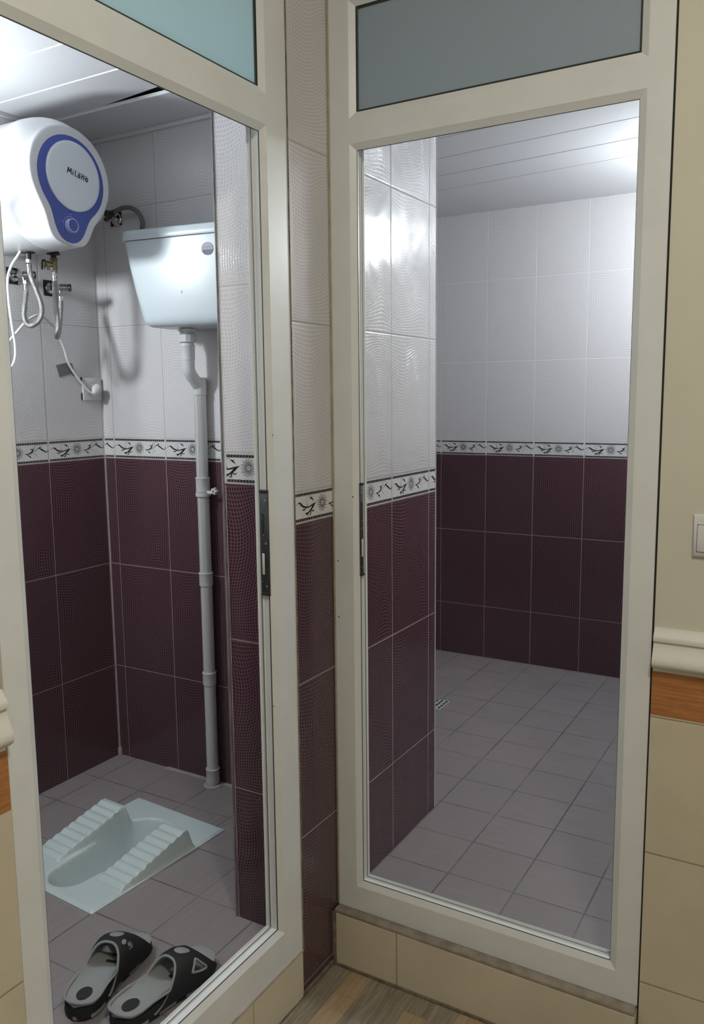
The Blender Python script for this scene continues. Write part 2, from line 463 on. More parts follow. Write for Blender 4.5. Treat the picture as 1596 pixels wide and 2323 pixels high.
# inner floors
def floor_slab(name, outer, hole, z0, z1, mt):
    bm = NB()
    def ring(z, P): return [bm.verts.new((p[0], p[1], z)) for p in P]
    a = ring(z1, outer)
    if hole is None:
        b = ring(z0, outer); bm.faces.new(a); bm.faces.new(b[::-1])
        for k in range(4): bm.faces.new((a[k], b[k], b[(k+1) % 4], a[(k+1) % 4]))
    else:
        h = ring(z1, hole); b = ring(z0, outer); h2 = ring(z0, hole)
        for k in range(4):
            k2 = (k+1) % 4
            bm.faces.new((a[k], a[k2], h[k2], h[k])); bm.faces.new((a[k], b[k], b[k2], a[k2]))
            bm.faces.new((h[k], h[k2], h2[k2], h2[k])); bm.faces.new((b[k2], b[k], h2[k], h2[k2]))
    return struct(name, bm, mt)
TC = Vector((-.735, -.090)); TR = math.radians(-3.6); TW, TL = .200, .262
def tl(px, py, z=0.):  # toilet-local -> world
    c, s = math.cos(TR), math.sin(TR)
    return Vector((TC.x + c*px - s*py, TC.y + s*px + c*py, z))
hole = [tl(a, b).xy for a, b in ((-TW+.012, -TL+.012), (TW-.012, -TL+.012), (TW-.012, TL-.012), (-TW+.012, TL-.012))]
floor_slab('floor_toilet', [(-1.25, -1.55), (-.04, -1.55), (-.04, .4175), (-1.25, .4175)], hole, ZH-.08, ZF, M_floorL)
bm = NB()
Lp = [(0, .045), (1.25, .045), (1.25, 2.236), (-1.30, 2.236), (-1.30, .626), (0, .626)]
loft(bm, [[(x, y, ZH-.07) for x, y in Lp], [(x, y, ZF) for x, y in Lp]]); struct('floor_shower', bm, M_floorR)
# plastered-over waste grout along the toilet back wall
bm = NB(); box(bm, -1.0, -.215, .400, .4185, ZF-.001, ZF+.004, .0015)
struct('trim_8', bm, plain('floor_mortar', (.36, .32, .30), .8, var=.5, grime=(.2, .18, .17), vscale=30))

# ceilings of long planks (each joint a real V groove); they run along x
def plank_ceiling(name, x0, x1, y0, y1, lines, shear, gap=None, notch=False):
    bm = NB(); L = [y0-.1] + lines + [y1+.1]
    def yat(y, x): return min(max(y - shear*x, y0), y1)
    for a, b in zip(L, L[1:]):
        g = .0010; c = .0028
        prof = [(a+g, .0+.010), (a+g, .004), (a+g+c, 0.0), (b-g-c, 0.0), (b-g, .004), (b-g, .010)]
        if gap and abs(a-gap[0]) < 1e-6: prof[0] = (a+.0006, .0022); prof[1] = (a+.0010, .0012); prof[2] = (a+.0022, 0.0)
        rows = []
        for x in [x0 + (x1-x0)*k/24 for k in range(25)]:
            row = []
            ylo = .60 if (notch and x < -.05) else y0
            for (yy, zz) in prof:
                dz = 0
                dy = 0
                if gap and abs(b - gap[0]) < 1e-6 and yy > b - .05:
                    dz = gap[1]*max(0, min(1, (x-gap[2])/(gap[3]-gap[2]))); dy = -dz*.5
                row.append(bm.verts.new((x, max(yat(yy, x) + dy, ylo), ZC + zz + dz)))
            rows.append(row)
        for A, B in zip(rows, rows[1:]):
            for k in range(len(prof)-1):
                bm.faces.new((A[k], B[k], B[k+1], A[k+1]))
    bad = [f for f in bm.faces if f.calc_area() < 1e-8]; bmesh.ops.delete(bm, geom=bad, context='FACES')
    box(bm, x0, x1, (y0 if not notch else .60), y1, ZC+.03, ZC+.05, 0, 1)
    if notch: box(bm, .0, x1, y0, .60, ZC+.03, ZC+.05, 0, 1)
    return struct(name, bm, [M_ceil, M_void])
plank_ceiling('ceiling_toilet', -1.2465, -.0, -1.55, .4175, [-1.34, -1.15, -.96, -.77, -.58, -.387, -.194, -.002, .188], 0., gap=(.188, .016, -.93, -.6))
plank_ceiling('ceiling_shower', -1.30, 1.25, .045, 2.236, [.36, .58, .80, 1.02, 1.235, 1.455, 1.67], .115, notch=True)
# cornice strips
bm = NB(); box(bm, -1.2465, -.2115, .4035, .4172, ZC-.014, ZC+.0005, .003); box(bm, -1.2462, -1.2325, -1.55, .4035, ZC-.014, ZC+.0005, .003)
struct('trim_1', bm, M_ceil)
# raised bead on the plank beside the open joint
bm = NB(); tube(bm, [(-1.24, .197, ZC-.001), (-.02, .197, ZC-.001)], .0042, 10); struct('trim_2', bm, M_ceil)
# corner trims
bm = NB(); tube(bm, [(-.0015, .6255, ZF), (-.0015, .6255, ZC)], .0035, 8); struct('trim_3', bm, plain('corner_bead', (.52, .52, .53), .4))
bm = NB(); tube(bm, [(-.2095, -.1735, ZF), (-.2095, -.1735, ZC)], .0035, 8)
struct('trim_4', bm, plain('stub_bead', (.20, .18, .18), .5, var=.6, grime=(.07, .06, .06), vscale=14))
bm = NB(); box(bm, -.2035, -.2012, -.1752, -.1735, ZF, ZB_L-.002); struct('trim_5', bm, plain('stub_grout', (.38, .29, .30), .7, var=.4, vscale=20))
bm = NB(); tube(bm, [(-1.2455, .4165, ZF), (-1.2455, .4165, ZB_L+.01)], .0035, 8); tube(bm, [(-1.243, .414, ZF+.03), (-1.238, .409, ZF)], .008, 8)
struct('trim_9', bm, plain('corner_grout', (.34, .28, .28), .7, var=.5, grime=(.2, .16, .16), vscale=16))

# chair-rail mouldings
def moulding(name, axis, a0, a1, z0, z1):
    prof = [(0, z0), (.004, z0), (.004, z0+.008), (.016, z0+.010), (.024, z0+.016), (.0265, z0+.024), (.025, z0+.032), (.020, z0+.042), (.015, z0+.053), (.0125, z0+.062), (.0125, z0+.066), (.0165, z0+.068), (.0175, z0+.074), (.0155, z0+.080), (.009, z0+.086), (.006, z0+.0945), (0, z1)]
    sc = (z1-z0)/.095
    prof = [(d, z0 + (z-z0)*sc if z != z1 else z1) for d, z in prof]
    bm = NB()
    if axis == 'x': rings = [[(a, -.0005-d, z) for d, z in prof] for a in (a0, a1)]
    else: rings = [[(.0005+d, a, z) for d, z in prof] for a in (a0, a1)]
    loft(bm, rings); return struct(name, bm, M_moulding, angle=50)
moulding('trim_10', 'x', .791, 2.39, .819, .914)
moulding('trim_11', 'y', -2.99, -.990, .856, .955)

# ------------------------------------------------------------------ floral border strips (ink printed on the tiles)
def border(parent, name, axis, u0, ua, ub, zb, plane, sgn):
    """tiles of pitch T from u0, clipped to ua..ub; sgn=+1 if u grows to the viewer's right"""
    bm = NB(); z0 = zb; eps = .0004
    def put_tile(t0):
        def put(u, v):
            uu = t0 + sgn*u
            uu = min(max(uu, ua), ub)
            return (plane, uu, z0+v) if axis == 'y' else (uu, plane, z0+v)
        return put
    k0 = math.floor((ua-u0)/T) - 1; k1 = math.ceil((ub-u0)/T) + 1
    for k in range(k0, k1+1):
        t0 = u0 + k*T + (0 if sgn > 0 else T)
        lo, hi = min(t0, t0+sgn*T), max(t0, t0+sgn*T)
        if hi <= ua+.002 or lo >= ub-.002: continue
        put = put_tile(t0)
        # rope borders
        for vb, vt, sl in ((.0030, .0095, 1), (HB-.0095, HB-.0030, -1)):
            n = 26
            for i in range(n):
                a = .004 + (T-.008)*i/n; b = a + (T-.008)/n*.80
                s = .0030
                pts = [(a, vb), (b, vb), (b+s, vt), (a+s, vt)] if sl < 0 else [(a+s, vb), (b+s, vb), (b, vt), (a, vt)]
                q = [put(*p) for p in pts]
                if abs(q[0][1 if axis == 'y' else 0] - q[1][1 if axis == 'y' else 0]) < 1e-5: continue
                bm.faces.new([bm.verts.new(c) for c in q])
            for vv in (vb, vt-.0008):
                q = [put(*p) for p in ((.003, vv), (T-.003, vv), (T-.003, vv+.0008), (.003, vv+.0008))]
                bm.faces.new([bm.verts.new(c) for c in q])
        X = lambda x: (x-325)/593*T
        Y = lambda y: .010 + (1-(y-102)/196)*(HB-.020)
        def st(P, W, mi=0, n=6): stroke(bm, [(X(a), Y(b)) for a, b in P], [q*.0016 for q in W], put, n, mi)
        # leaf spray on the left
        st([(556, 178), (520, 196), (470, 208), (430, 200), (405, 182), (388, 162), (368, 158)], [.5, 1.2, 1.9, 3.2, 3.6, 3.6, .6])
        st([(368, 158), (352, 168), (345, 182)], [.8, .4])
        st([(556, 178), (520, 188), (480, 206), (445, 218)], [.5, 1.6, 1.4, .6], 1)
        st([(446, 214), (430, 226), (404, 224)], [.6, 2.8, .3])
        st([(552, 182), (520, 206), (500, 232), (480, 252), (462, 262), (440, 262)], [.6, 2.2, 2.6, 2.4, 3.2, 1.2])
        st([(462, 262), (455, 274), (468, 280)], [2.4, 1.6, .5])
        st([(506, 232), (496, 254), (494, 276), (478, 282)], [.6, 2.4, 2.0, .8])
        st([(540, 192), (522, 212), (508, 230), (512, 248), (528, 250), (534, 236)], [.6, 3.0, 1.6, 1.8, 1.6, .6])
        st([(492, 124), (508, 134), (520, 150), (528, 164)], [.6, 3.6, 1.6, .3])
        st([(470, 196), (458, 186), (456, 172)], [.5, 1.1, .4])
        st([(462, 172), (452, 150), (456, 126), (472, 110), (490, 116), (494, 130), (482, 140)], [.5]*7, 1)
        # sunflower
        cx, cy = X(621), Y(192)
        for i in range(14):
            a = 2*PI*i/14 + .1; pts = []
            for t, o in ((.25, 0), (.55, .13), (.8, .12), (1.0, 0)):
                pts.append((cx + math.cos(a+o)*.0215*t, cy + math.sin(a+o)*.0215*t))
            for t, o in ((.8, -.12), (.55, -.13), (.25, 0)):
                pts.append((cx + math.cos(a+o)*.0215*t, cy + math.sin(a+o)*.0215*t))
            stroke(bm, pts, [.0008], put, 3, 1)
            tp = (cx + math.cos(a)*.0195, cy + math.sin(a)*.0195); te = (cx + math.cos(a)*.0235, cy + math.sin(a)*.0235)
            stroke(bm, [tp, te], [.0014, .0004], put, 2, 1)
            a2 = a + PI/14
            stroke(bm, [(cx + math.cos(a2)*.006, cy + math.sin(a2)*.006), (cx + math.cos(a2)*.016, cy + math.sin(a2)*.016)], [.0008], put, 2, 1)
        stroke(bm, [(cx-.0014, cy), (cx+.0014, cy)], [.0026], put, 2)
        # scroll on the right
        st([(684, 210), (712, 213), (740, 202), (762, 178), (772, 150), (776, 130)], [.4, 1.4, 2.0, 3.2, 1.6, .4])
        st([(756, 184), (762, 166), (748, 154), (738, 164)], [1.0, 2.0, 1.6, .5])
        st([(692, 212), (714, 226), (732, 244)], [.4, 1.2, 1.0])
        st([(722, 236), (736, 246), (745, 268)], [.6, 3.2, .3])
        st([(704, 222), (750, 206), (790, 178), (822, 148), (852, 130)], [.4, 1.1, .9, 1.6, .6], 1)
        st([(812, 150), (836, 142), (848, 128)], [.6, 2.2, .4])
        st([(822, 146), (850, 166), (880, 192), (902, 202), (916, 188), (908, 174)], [.6, 3.4, 2.6, 1.4, 1.2, .5])
        st([(776, 212), (788, 220), (798, 232), (786, 236)], [.6]*4, 1)
        st([(798, 150), (786, 130), (800, 110), (822, 112), (840, 122)], [.5]*5, 1)
    # drop degenerate (clipped-away) faces
    bad = [f for f in bm.faces if f.calc_area() < 1e-9]
    bmesh.ops.delete(bm, geom=bad, context='FACES')
    o = obj(name, bm, [M_black, M_grey_ink], parent, recalc=False)
    return o
border(w_part, 'floral_border', 'y', .3244, -.172, .622, ZB_R, .0006, 1)
border(w_part, 'floral_border', 'x', -.256, -.199, -.002, ZB_L+.004, -.1746, 1)
border(w_far, 'floral_border', 'x', -.7029, -.75, 1.0, ZB_R, 2.2353, 1)
border(w_heat, 'floral_border', 'y', .1611, -.9, .412, ZB_L, -1.2459, 1)
border(w_cist, 'floral_border', 'x', -1.197, -1.244, -.22, ZB_L, .4168, 1)

# ------------------------------------------------------------------ door frames
def pvc_frame(parent_name, P, u0, u1, zs, wl, wr, widths, depth=.045):
    """P(u,z,d): maps along-wall u, height z, depth d behind the face to 3D.
    zs = outer z bounds of the stacked openings, widths=[(bottom,top),...]"""
    bm = NB()
    prof = [('o', 0, 0), ('i', .015, 0), ('i', .000, .009), ('i', .000, .0115), ('i', .003, .0125), ('i', .003, .029), ('i', .000, .030), ('i', .000, .034), ('i', .004, .035), ('i', .004, .0425), ('i', .0, .0435), ('i', .0, depth), ('o', 0, depth)]
    for (za, zb_), (wb, wt) in zip(zs, widths):
        rings = []
        for kind, back, d in prof:
            if kind == 'o': c = (u0, u1, za, zb_)
            else: c = (u0+wl-back, u1-wr+back, za+wb-back, zb_-wt+(back if d < .0095 or zb_ > 2.2 else .016))
            rings.append([P(c[0], c[2], d), P(c[1], c[2], d), P(c[1], c[3], d), P(c[0], c[3], d)])
        vs = [[bm.verts.new(p) for p in r] for r in rings]; vs.append(vs[0])
        for A, B in zip(vs, vs[1:]):
            for k in range(4): bm.faces.new((A[k], A[(k+1) % 4], B[(k+1) % 4], B[k]))
    bmesh.ops.remove_doubles(bm, verts=bm.verts, dist=.0002)
    o = struct(parent_name, bm, M_pvc, angle=20)
    for i, ((za, zb_), (wb, wt)) in enumerate(zip(zs, widths)):
        for nm, d0, d1, ins, mt in (('gasket', .0092, .0116, .0009, M_gasket), ('rebate_seal', .0302, .0335, .0006, plain('grey_seal', (.16, .17, .17), .6))):
            bm = NB(); rings = []
            for q, d in ((0, d0), (ins, d0), (ins, d1), (0, d1)):
                c = (u0+wl+q, u1-wr-q, za+wb+q, zb_-wt-q + (.012 if nm == 'rebate_seal' else 0))
                rings.append([P(c[0], c[2], d), P(c[1], c[2], d), P(c[1], c[3], d), P(c[0], c[3], d)])
            vs = [[bm.verts.new(p) for p in r] for r in rings]; vs.append(vs[0])
            for A, B in zip(vs, vs[1:]):
                for k in range(4): bm.faces.new((A[k], A[(k+1) % 4], B[(k+1) % 4], B[k]))
            if i == 0 or nm == 'gasket': obj(nm, bm, mt, o)
            else: bm.free()
    return o
PL = lambda u, z, d: Vector((-d, u, z))
PR = lambda u, z, d: Vector((u, d, z))
d1 = pvc_frame('door_1', PL, -.987, -.172, [(.004, 2.010), (2.010, 2.370)], .062, .0935, [(.108, .046), (.044, .070)])
d2 = pvc_frame('door_2', PR, 0.001, .785, [(.035, 2.018), (2.018, 2.370)], .073, .064, [(.083, .041), (.045, .075)])
# transom panes of frosted glass
def pane(parent, P, a, b, z0, z1, mt):
    bm = NB(); c = [P(a, z0, .014), P(b, z0, .014), P(b, z1, .014), P(a, z1, .014)]
    e = [P(a, z0, .019), P(b, z0, .019), P(b, z1, .019), P(a, z1, .019)]
    loft(bm, [c, e]); return obj('glass_pane', bm, mt, parent)
pane(d1, PL, -.9235, -.2685, 2.056, 2.298, M_glass); pane(d2, PR, .0755, .7195, 2.065, 2.293, M_glass2)
# dark sealing bead around the panes
def bead(parent, P, a, b, z0, z1):
    bm = NB()
    for q in (((a, z0), (b, z0)), ((b, z0), (b, z1)), ((b, z1), (a, z1)), ((a, z1), (a, z0))):
        tube(bm, [P(*q[0], .0125), P(*q[1], .0125)], .0022, 6)
    obj('glazing_bead', bm, M_gasket, parent)
bead(d1, PL, -.922, -.2685, 2.0565, 2.297); bead(d2, PR, .0765, .7185, 2.066, 2.292)

# strike plates
def strike(parent, P, u, sgn, z0, z1, d0, d1_):
    """steel plate on the jamb's inner side: u = jamb plane, sgn = direction into the opening"""
    bm = NB()
    def bx(da, db, za, zb_, h, bev=0.0):
        c = [P(u + sgn*h*k, zz, dd) for k in (0, 1) for zz in (za, zb_) for dd in (da, db)]
        xs = [p.x for p in c]; ys = [p.y for p in c]
        box(bm, min(xs), max(xs), min(ys), max(ys), za, zb_, bev)
    bx(d0, d1_, z0+.006, z1-.006, .0035, .0008); o = obj('strike_plate', bm, M_lock, parent)
    for za_, zb2 in ((z1-.0065, z1), (z0, z0+.0065)):
        bm = NB(); bx(d0-.0005, d1_+.0005, za_, zb2, .006, .0015); obj('end_cap', bm, M_rubber, o)
    zm = z0 + (z1-z0)*.41
    bm = NB(); bx(d1_-.013, d1_-.001, z0+.048, zm+.004, .0042, .0003); obj('bolt_slot', bm, M_rubber, o)
    bm = NB(); bx(d1_-.011, d1_-.005, z0+.145, z0+.190, .0040); obj('latch_slot', bm, M_rubber, o)
    bm = NB(); bx(d1_-.0115, d1_-.0045, z0+.049, zm-.002, .0052, .0008); obj('bolt_keeper', bm, M_bolt, o)
    m_scr = plain('screw_steel', (.30, .30, .29), .3, metal=.8)
    for zz, dd in ((z1-.024, .35), (z1-.030, .9), (z1-.066, .7), (z0+.141, .6), (z0+.122, .35), (z0+.120, .9), (z0+.022, .35), (z0+.032, .9)):
        rr = .0027 if dd < .5 else .0014
        q = P(u + sgn*.0034, zz, d0 + (d1_-d0)*dd); nrm = P(u+sgn, 0, 0) - P(u, 0, 0)
        bm = NB(); lathe(bm, [(0, rr), (.0006, rr), (.0009, rr*.7), (.0004, rr*.45), (.0004, 0)], q, nrm, 14); obj('screw', bm, m_scr, o)
strike(d1, PL, -.2655, -1, .947, 1.192, .0065, .0300)
strike(d2, PR, .0740, 1, .949, 1.186, .0005+.0055, .0205)

# small screw holes and chips in the pvc faces
for u, z in ((0.0138, 0.8369), (0.0596, 1.1510), (0.0133, 0.9840), (0.0048, 1.2055)):
    bm = NB(); lathe(bm, [(0, .0019), (.0004, .0016), (.0004, 0)], (u, -.0001, z), (0, -1, 0), 12); obj('screw_hole', bm, M_rubber, d2)
for u, z in ((-0.2749, 0.6859), (-0.2535, 1.3151)):
    bm = NB(); lathe(bm, [(0, .0017), (.0004, .0014), (.0004, 0)], (.0001, u, z), (1, 0, 0), 12); obj('screw_hole', bm, M_rubber, d1)

# silicone line along left jamb / strip joint, cracked dark seams
bm = NB(); box(bm, -.001, .0022, -.1745, -.1712, .003, 2.37); struct('trim_12', bm, plain('seam_dark', (.10, .085, .06), .8, var=.7, grime=(.32, .27, .2), vscale=18))
bm = NB(); box(bm, .7852, .7892, -.0008, .01, .03, 2.37); struct('trim_13', bm, plain('seam_black', (.012, .012, .01), .9))
bm = NB(); box(bm, -.0005, .0035, -.986, -.175, .0015, .0075, .001); struct('trim_14', bm, M_silicone)
bm = NB(); box(bm, .0005, .0060, -.003, .0005, .04, 2.37, .001); struct('trim_15', bm, plain('pale_silicone', (.42, .38, .29), .7, var=.3, vscale=10))
bm = NB(); box(bm, -.002, .0025, -.9905, -.9855, .0, 2.37); struct('trim_16', bm, plain('pale_silicone_left', (.50, .46, .37), .7, var=.3, vscale=10))

# ------------------------------------------------------------------ water heater
HC = Vector((0, .003, 2.040))
hw = thing('water_heater', (-1.2465, .003, 2.040), 'white round wall water heater with blue keyhole ring and dial', 'water heater')
def tab(tbl, phi):
    phi = abs((phi + 180) % 360 - 180)
    for (a, ra), (b, rb) in zip(tbl, tbl[1:]):
        if phi <= b:
            t = (phi-a)/(b-a); t = t*t*(3-2*t) if False else t
            return ra + (rb-ra)*t
    return tbl[-1][1]
BEZ = [(0, .190), (12, .191), (19, .188), (24, .179), (29, .165), (35, .152), (42, .1445), (52, .141), (65, .142), (90, .147), (135, .150), (180, .149)]
RING = [(0, .184), (6, .1825), (11, .177), (15, .169), (19, .158), (24, .144), (30, .130), (36, .1225), (43, .119), (55, .1195), (90, .122), (180, .121)]
def smooth_tab(tbl, n):
    v = [tab(tbl, 360*k/n) for k in range(n)]
    for _ in range(3): v = [(v[k-1] + 2*v[k] + v[(k+1) % n])/4 for k in range(n)]
    return v
NS = 120
bez = smooth_tab(BEZ, NS); rng = smooth_tab(RING, NS)
ROLL = math.radians(-6)
def hp(x, r, k, cy=HC.y, cz=HC.z, rot=ROLL):
    a = 2*PI*k/NS  # from straight down, turning to +y
    yy, zz = math.sin(a)*r, -math.cos(a)*r
    c, s = math.cos(rot), math.sin(rot)
    return (x, cy + c*yy - s*zz, cz + s*yy + c*zz)
bm = NB(); RB = .186; cz2 = HC.z-.004
rings = [[hp(x, r, k, HC.y+.004, cz2) for k in range(NS)] for x, r in ((-1.240, .10), (-1.238, .150), (-1.230, .172), (-1.21, .183), (-1.18, RB), (-1.01, RB), (-.997, RB-.0005), (-.997, RB-.006))]
loft(bm, rings); obj('tank_body', bm, M_white, hw, 40)
bm = NB(); rings = []
CVX = [(-1.001, 0), (-.998, 0), (-.985, .015), (-.970, .05), (-.955, .12), (-.940, .24), (-.926, .42), (-.913, .64), (-.902, .83), (-.894, .95), (-.889, 1.0), (-.8862, 1.0)]
CCV = [(-1.001, 0), (-.998, 0), (-.992, .03), (-.986, .12), (-.979, .30), (-.970, .50), (-.958, .68), (-.943, .82), (-.925, .915), (-.905, .97), (-.890, 1.0), (-.8862, 1.0)]
for i, ((xa, fa), (xb, fb)) in enumerate(zip(CVX, CCV)):
    row = []
    for k in range(NS):
        phi = abs((360*k/NS + 180) % 360 - 180)
        wg = sstep(12, 30, phi)*(1 - sstep(48, 75, phi))
        x = xa*(1-wg) + xb*wg; f = fa*(1-wg) + fb*wg
        R0 = RB - .001 if i == 0 else RB + .001
        r = R0*(1-f) + bez[k]*f - (.003 if i == len(CVX)-1 else 0)
        row.append(hp(x, r, k, HC.y+.004*(1-f), cz2*(1-f) + HC.z*f))
    rings.append(row)
rings.append([hp(-.8852, bez[k]-.007, k) for k in range(NS)])
rings.append([hp(-.8852, rng[k]+.0005, k) for k in range(NS)])
rings.append([hp(-.8872, rng[k], k) for k in range(NS)])
loft(bm, rings, cap0=True, cap1=True); obj('front_panel', bm, M_front, hw, 50)
bm = NB(); loft(bm, [[hp(-.8870, rng[k], k) for k in range(NS)], [hp(-.8848, rng[k]-.0008, k) for k in range(NS)], [hp(-.8844, rng[k]-.002, k) for k in range(NS)]])
ring_o = obj('blue_ring', bm, M_blue, hw, 40)
DC = (.0085, 2.0485)
bm = NB(); lathe(bm, [(0, .0985), (.003, .0985), (.0042, .097), (.005, .088), (.0055, 0)], (-.8846, DC[0], DC[1]), (1, 0, 0), 96); obj('white_disc', bm, M_disc, hw, 40)
# dial
KC = Vector((-.8844, *[hp(0, .135, 0)[i] for i in (1, 2)]))
bm = NB(); lathe(bm, [(0, .0205), (.013, .0195), (.0135, .0175), (.0100, .0165), (.0098, 0)], KC, (1, 0, 0), 48); kn = obj('dial_knob', bm, M_lilac, hw, 40)
bm = NB(); lathe(bm, [(.0095, .0162), (.0125, .0155), (.0128, 0)], KC, (1, 0, 0), 40); obj('dial_cap', bm, M_blue, kn, 40)
bm = NB()
put = lambda u, v: (KC.x+.0003, KC.y+u, KC.z+v)
stroke(bm, [(math.cos(a)*.0265, math.sin(a)*.0265) for a in [math.radians(-50+d*12) for d in range(24)]], [.0003, .0011, .0011, .0003], put, 3)
for a, b in (((-.006, .0335), (.006, .0335)), ((-.005, .046), (.006, .046)), ((-.0285, .008), (-.0245, .010)), ((-.0305, -.012), (-.0265, -.012))):
    stroke(bm, [a, b], [.0009], put, 2)
obj('dial_marks', bm, M_lilac, hw, recalc=False)
bm = NB(); lathe(bm, [(0, .0024), (.0008, .002), (.001, 0)], KC + Vector((0, .0005, .040)), (1, 0, 0), 14); obj('indicator_lamp', bm, M_rubber, hw)
# lettering
tr_ = math.radians(-9.5)
bm = NB()
put = lambda u, v: (-.8786, -.0175 + u*math.cos(tr_) - v*math.sin(tr_), 2.0545 + u*math.sin(tr_) + v*math.cos(tr_))
LW = .0034
for seg_ in ([(.0008, 0), (.0024, .0165)], [(.0020, .0165), (.0074, .0045)], [(.0072, .0045), (.0126, .0165)], [(.0124, .0165), (.0140, 0)],
             [(.0205, 0), (.0205, .0108)], [(.0205, .0137), (.0205, .0163)], [(.0290, .0172), (.0290, .0030)], [(.0530, 0), (.0530, .0108)]):
    stroke(bm, seg_, [LW], put, 2)
stroke(bm, [(.0290, .0032), (.0295, .0010), (.0318, .0003), (.0335, .0006)], [LW, LW*.9], put, 5)
stroke(bm, [(.0385, .0096), (.0410, .0106), (.0440, .0102), (.0458, .0080), (.0460, .0040), (.0462, 0)], [LW], put, 5)
stroke(bm, [(.0458, .0062), (.0420, .0062), (.0388, .0048), (.0386, .0018), (.0410, .0004), (.0440, .0012), (.0458, .0036)], [LW*.85], put, 5)
stroke(bm, [(.0531, .0075), (.0555, .0100), (.0585, .0104), (.0606, .0082), (.0610, .0045), (.0610, 0)], [LW], put, 5)
stroke(bm, [(.0718 + .0042*math.cos(a_), .0054 + .0050*math.sin(a_)) for a_ in [2*PI*k/12 for k in range(13)]], [LW], put, 3)
obj('lettering', bm, M_black, hw, recalc=False)
bm = NB()
stroke(bm, [(.0365, .0165), (.043, .0150), (.050, .0142), (.057, .0150), (.064, .0132), (.0745, .0148)], [.0006, .0018, .0016, .0018, .0016, .0006], put, 6)
obj('wave_mark', bm, M_black, hw, recalc=False)
# water connections under the tank
NX = -1.085
for ny, nm in ((-.004, 'outlet'), (.092, 'inlet')):
    bm = NB(); lathe(bm, [(0, .014), (.012, .021), (.0135, .021), (.016, .009), (.034, .0085)], (NX, ny, 1.8620 + (.0 if ny < 0 else .009)), (0, 0, -1), 24)
    o = obj('pipe_'+nm, bm, M_rubber, hw, 30)

def ferrule(bm, p, d, L=.026, r=.0085):
    lathe(bm, [(0, r*.8), (.001, r), (L*.35, r), (L*.38, r*.85), (L*.5, r*.85), (L*.53, r), (L*.97, r), (L, r*.8)], p, d, 18)
def hexnut(bm, p, d, L, r):
    lathe(bm, [(0, r*.93), (L*.12, r), (L*.88, r), (L, r*.93)], p, d, 6)
# braided hose 1: U-loop back up to the left wall valve
h1 = thing('braided_hose', (NX, -.004, 1.83), 'braided steel hose looped in a U under the water heater', 'hose', 'braided steel hoses under the heater')
P1 = [(NX, -.004, 1.806), (NX+.001, .002, 1.775), (NX, .020, 1.735), (NX-.004, .038, 1.690), (NX-.018, .040, 1.655), (NX-.045, .034, 1.636), (NX-.072, .034, 1.640), (NX-.095, .042, 1.665), (NX-.107, .056, 1.700), (NX-.108, .064, 1.735), (NX-.108, .0665, 1.757)]
bm = NB(); tube(bm, P1, .0082, 14, smooth=8); obj('hose_line', bm, M_braid, h1)
bm = NB(); hexnut(bm, (NX, -.004, 1.830), (0, 0, -1), .013, .0105); obj('hose_nut', bm, M_chrome, h1, 20)
bm = NB(); hexnut(bm, (NX-.108, .0665, 1.784), (0, 0, -1), .016, .0085); obj('hose_nut', bm, M_chrome, h1, 20)
for q_, d_, l_, r_2 in (((NX, -.004, 1.8165), (.0, .05, -1), .028, .0083), ((NX-.108, .0665, 1.768), (0, -.02, -1), .024, .0083), ((NX-.1085, .060, 1.705), (0, -.2, -1), .018, .0088)):
    bm = NB(); ferrule(bm, q_, d_, l_, r_2); obj('ferrule', bm, M_chrome, h1)
# safety valve in brass
sv = thing('safety_valve', (NX, .092, 1.84), 'brass safety valve with small lever under the heater', 'valve')
bm = NB(); lathe(bm, [(0, .0115), (.004, .0135), (.008, .0135), (.010, .0105), (.034, .0105), (.036, .009), (.040, .009)], (NX, .092, 1.846), (0, 0, -1), 24)
lathe(bm, [(0, .007), (.010, .007), (.012, .0085), (.030, .0085), (.034, .006)], (NX, .088, 1.826), (0, -1, 0), 20)
lathe(bm, [(0, .0042), (.012, .0042), (.013, .003)], (NX+.003, .066, 1.820), (0, 0, -1), 14)
lathe(bm, [(0, .0032), (.009, .0032)], (NX+.003, .054, 1.820), (0, 0, -1), 12)
obj('valve_body', bm, M_brass, sv, 30)
bm = NB(); tube(bm, [(NX, .058, 1.835), (NX, .050, 1.834), (NX, .047, 1.826), (NX, .0455, 1.806)], .0032, 8, smooth=5); obj('lever', bm, M_rubber, sv)
bm = NB(); hexnut(bm, (NX, .092, 1.808), (0, 0, -1), .016, .0100); obj('nut', bm, M_chrome, sv, 20)
# braided hose 2: hangs down and folds back up to the right wall valve
h2 = thing('braided_hose', (NX, .092, 1.79), 'braided steel hose hanging in a narrow fold below the brass valve', 'hose', 'braided steel hoses under the heater')
P2 = [(NX, .092, 1.775), (NX, .090, 1.74), (NX+.001, .090, 1.70), (NX+.002, .092, 1.66), (NX+.0, .094, 1.628), (NX-.018, .102, 1.607), (NX-.045, .128, 1.605), (NX-.068, .155, 1.625), (NX-.082, .175, 1.665), (NX-.096, .192, 1.70), (NX-.106, .203, 1.728)]
bm = NB(); tube(bm, P2, .0085, 14, smooth=8); obj('hose_line', bm, M_braid, h2)
for q_, d_, l_ in (((NX, .092, 1.793), (0, 0, -1), .026), ((NX-.108, .2045, 1.746), (.05, -.05, -1), .022)):
    bm = NB(); ferrule(bm, q_, d_, l_, .0083); obj('ferrule', bm, M_chrome, h2)
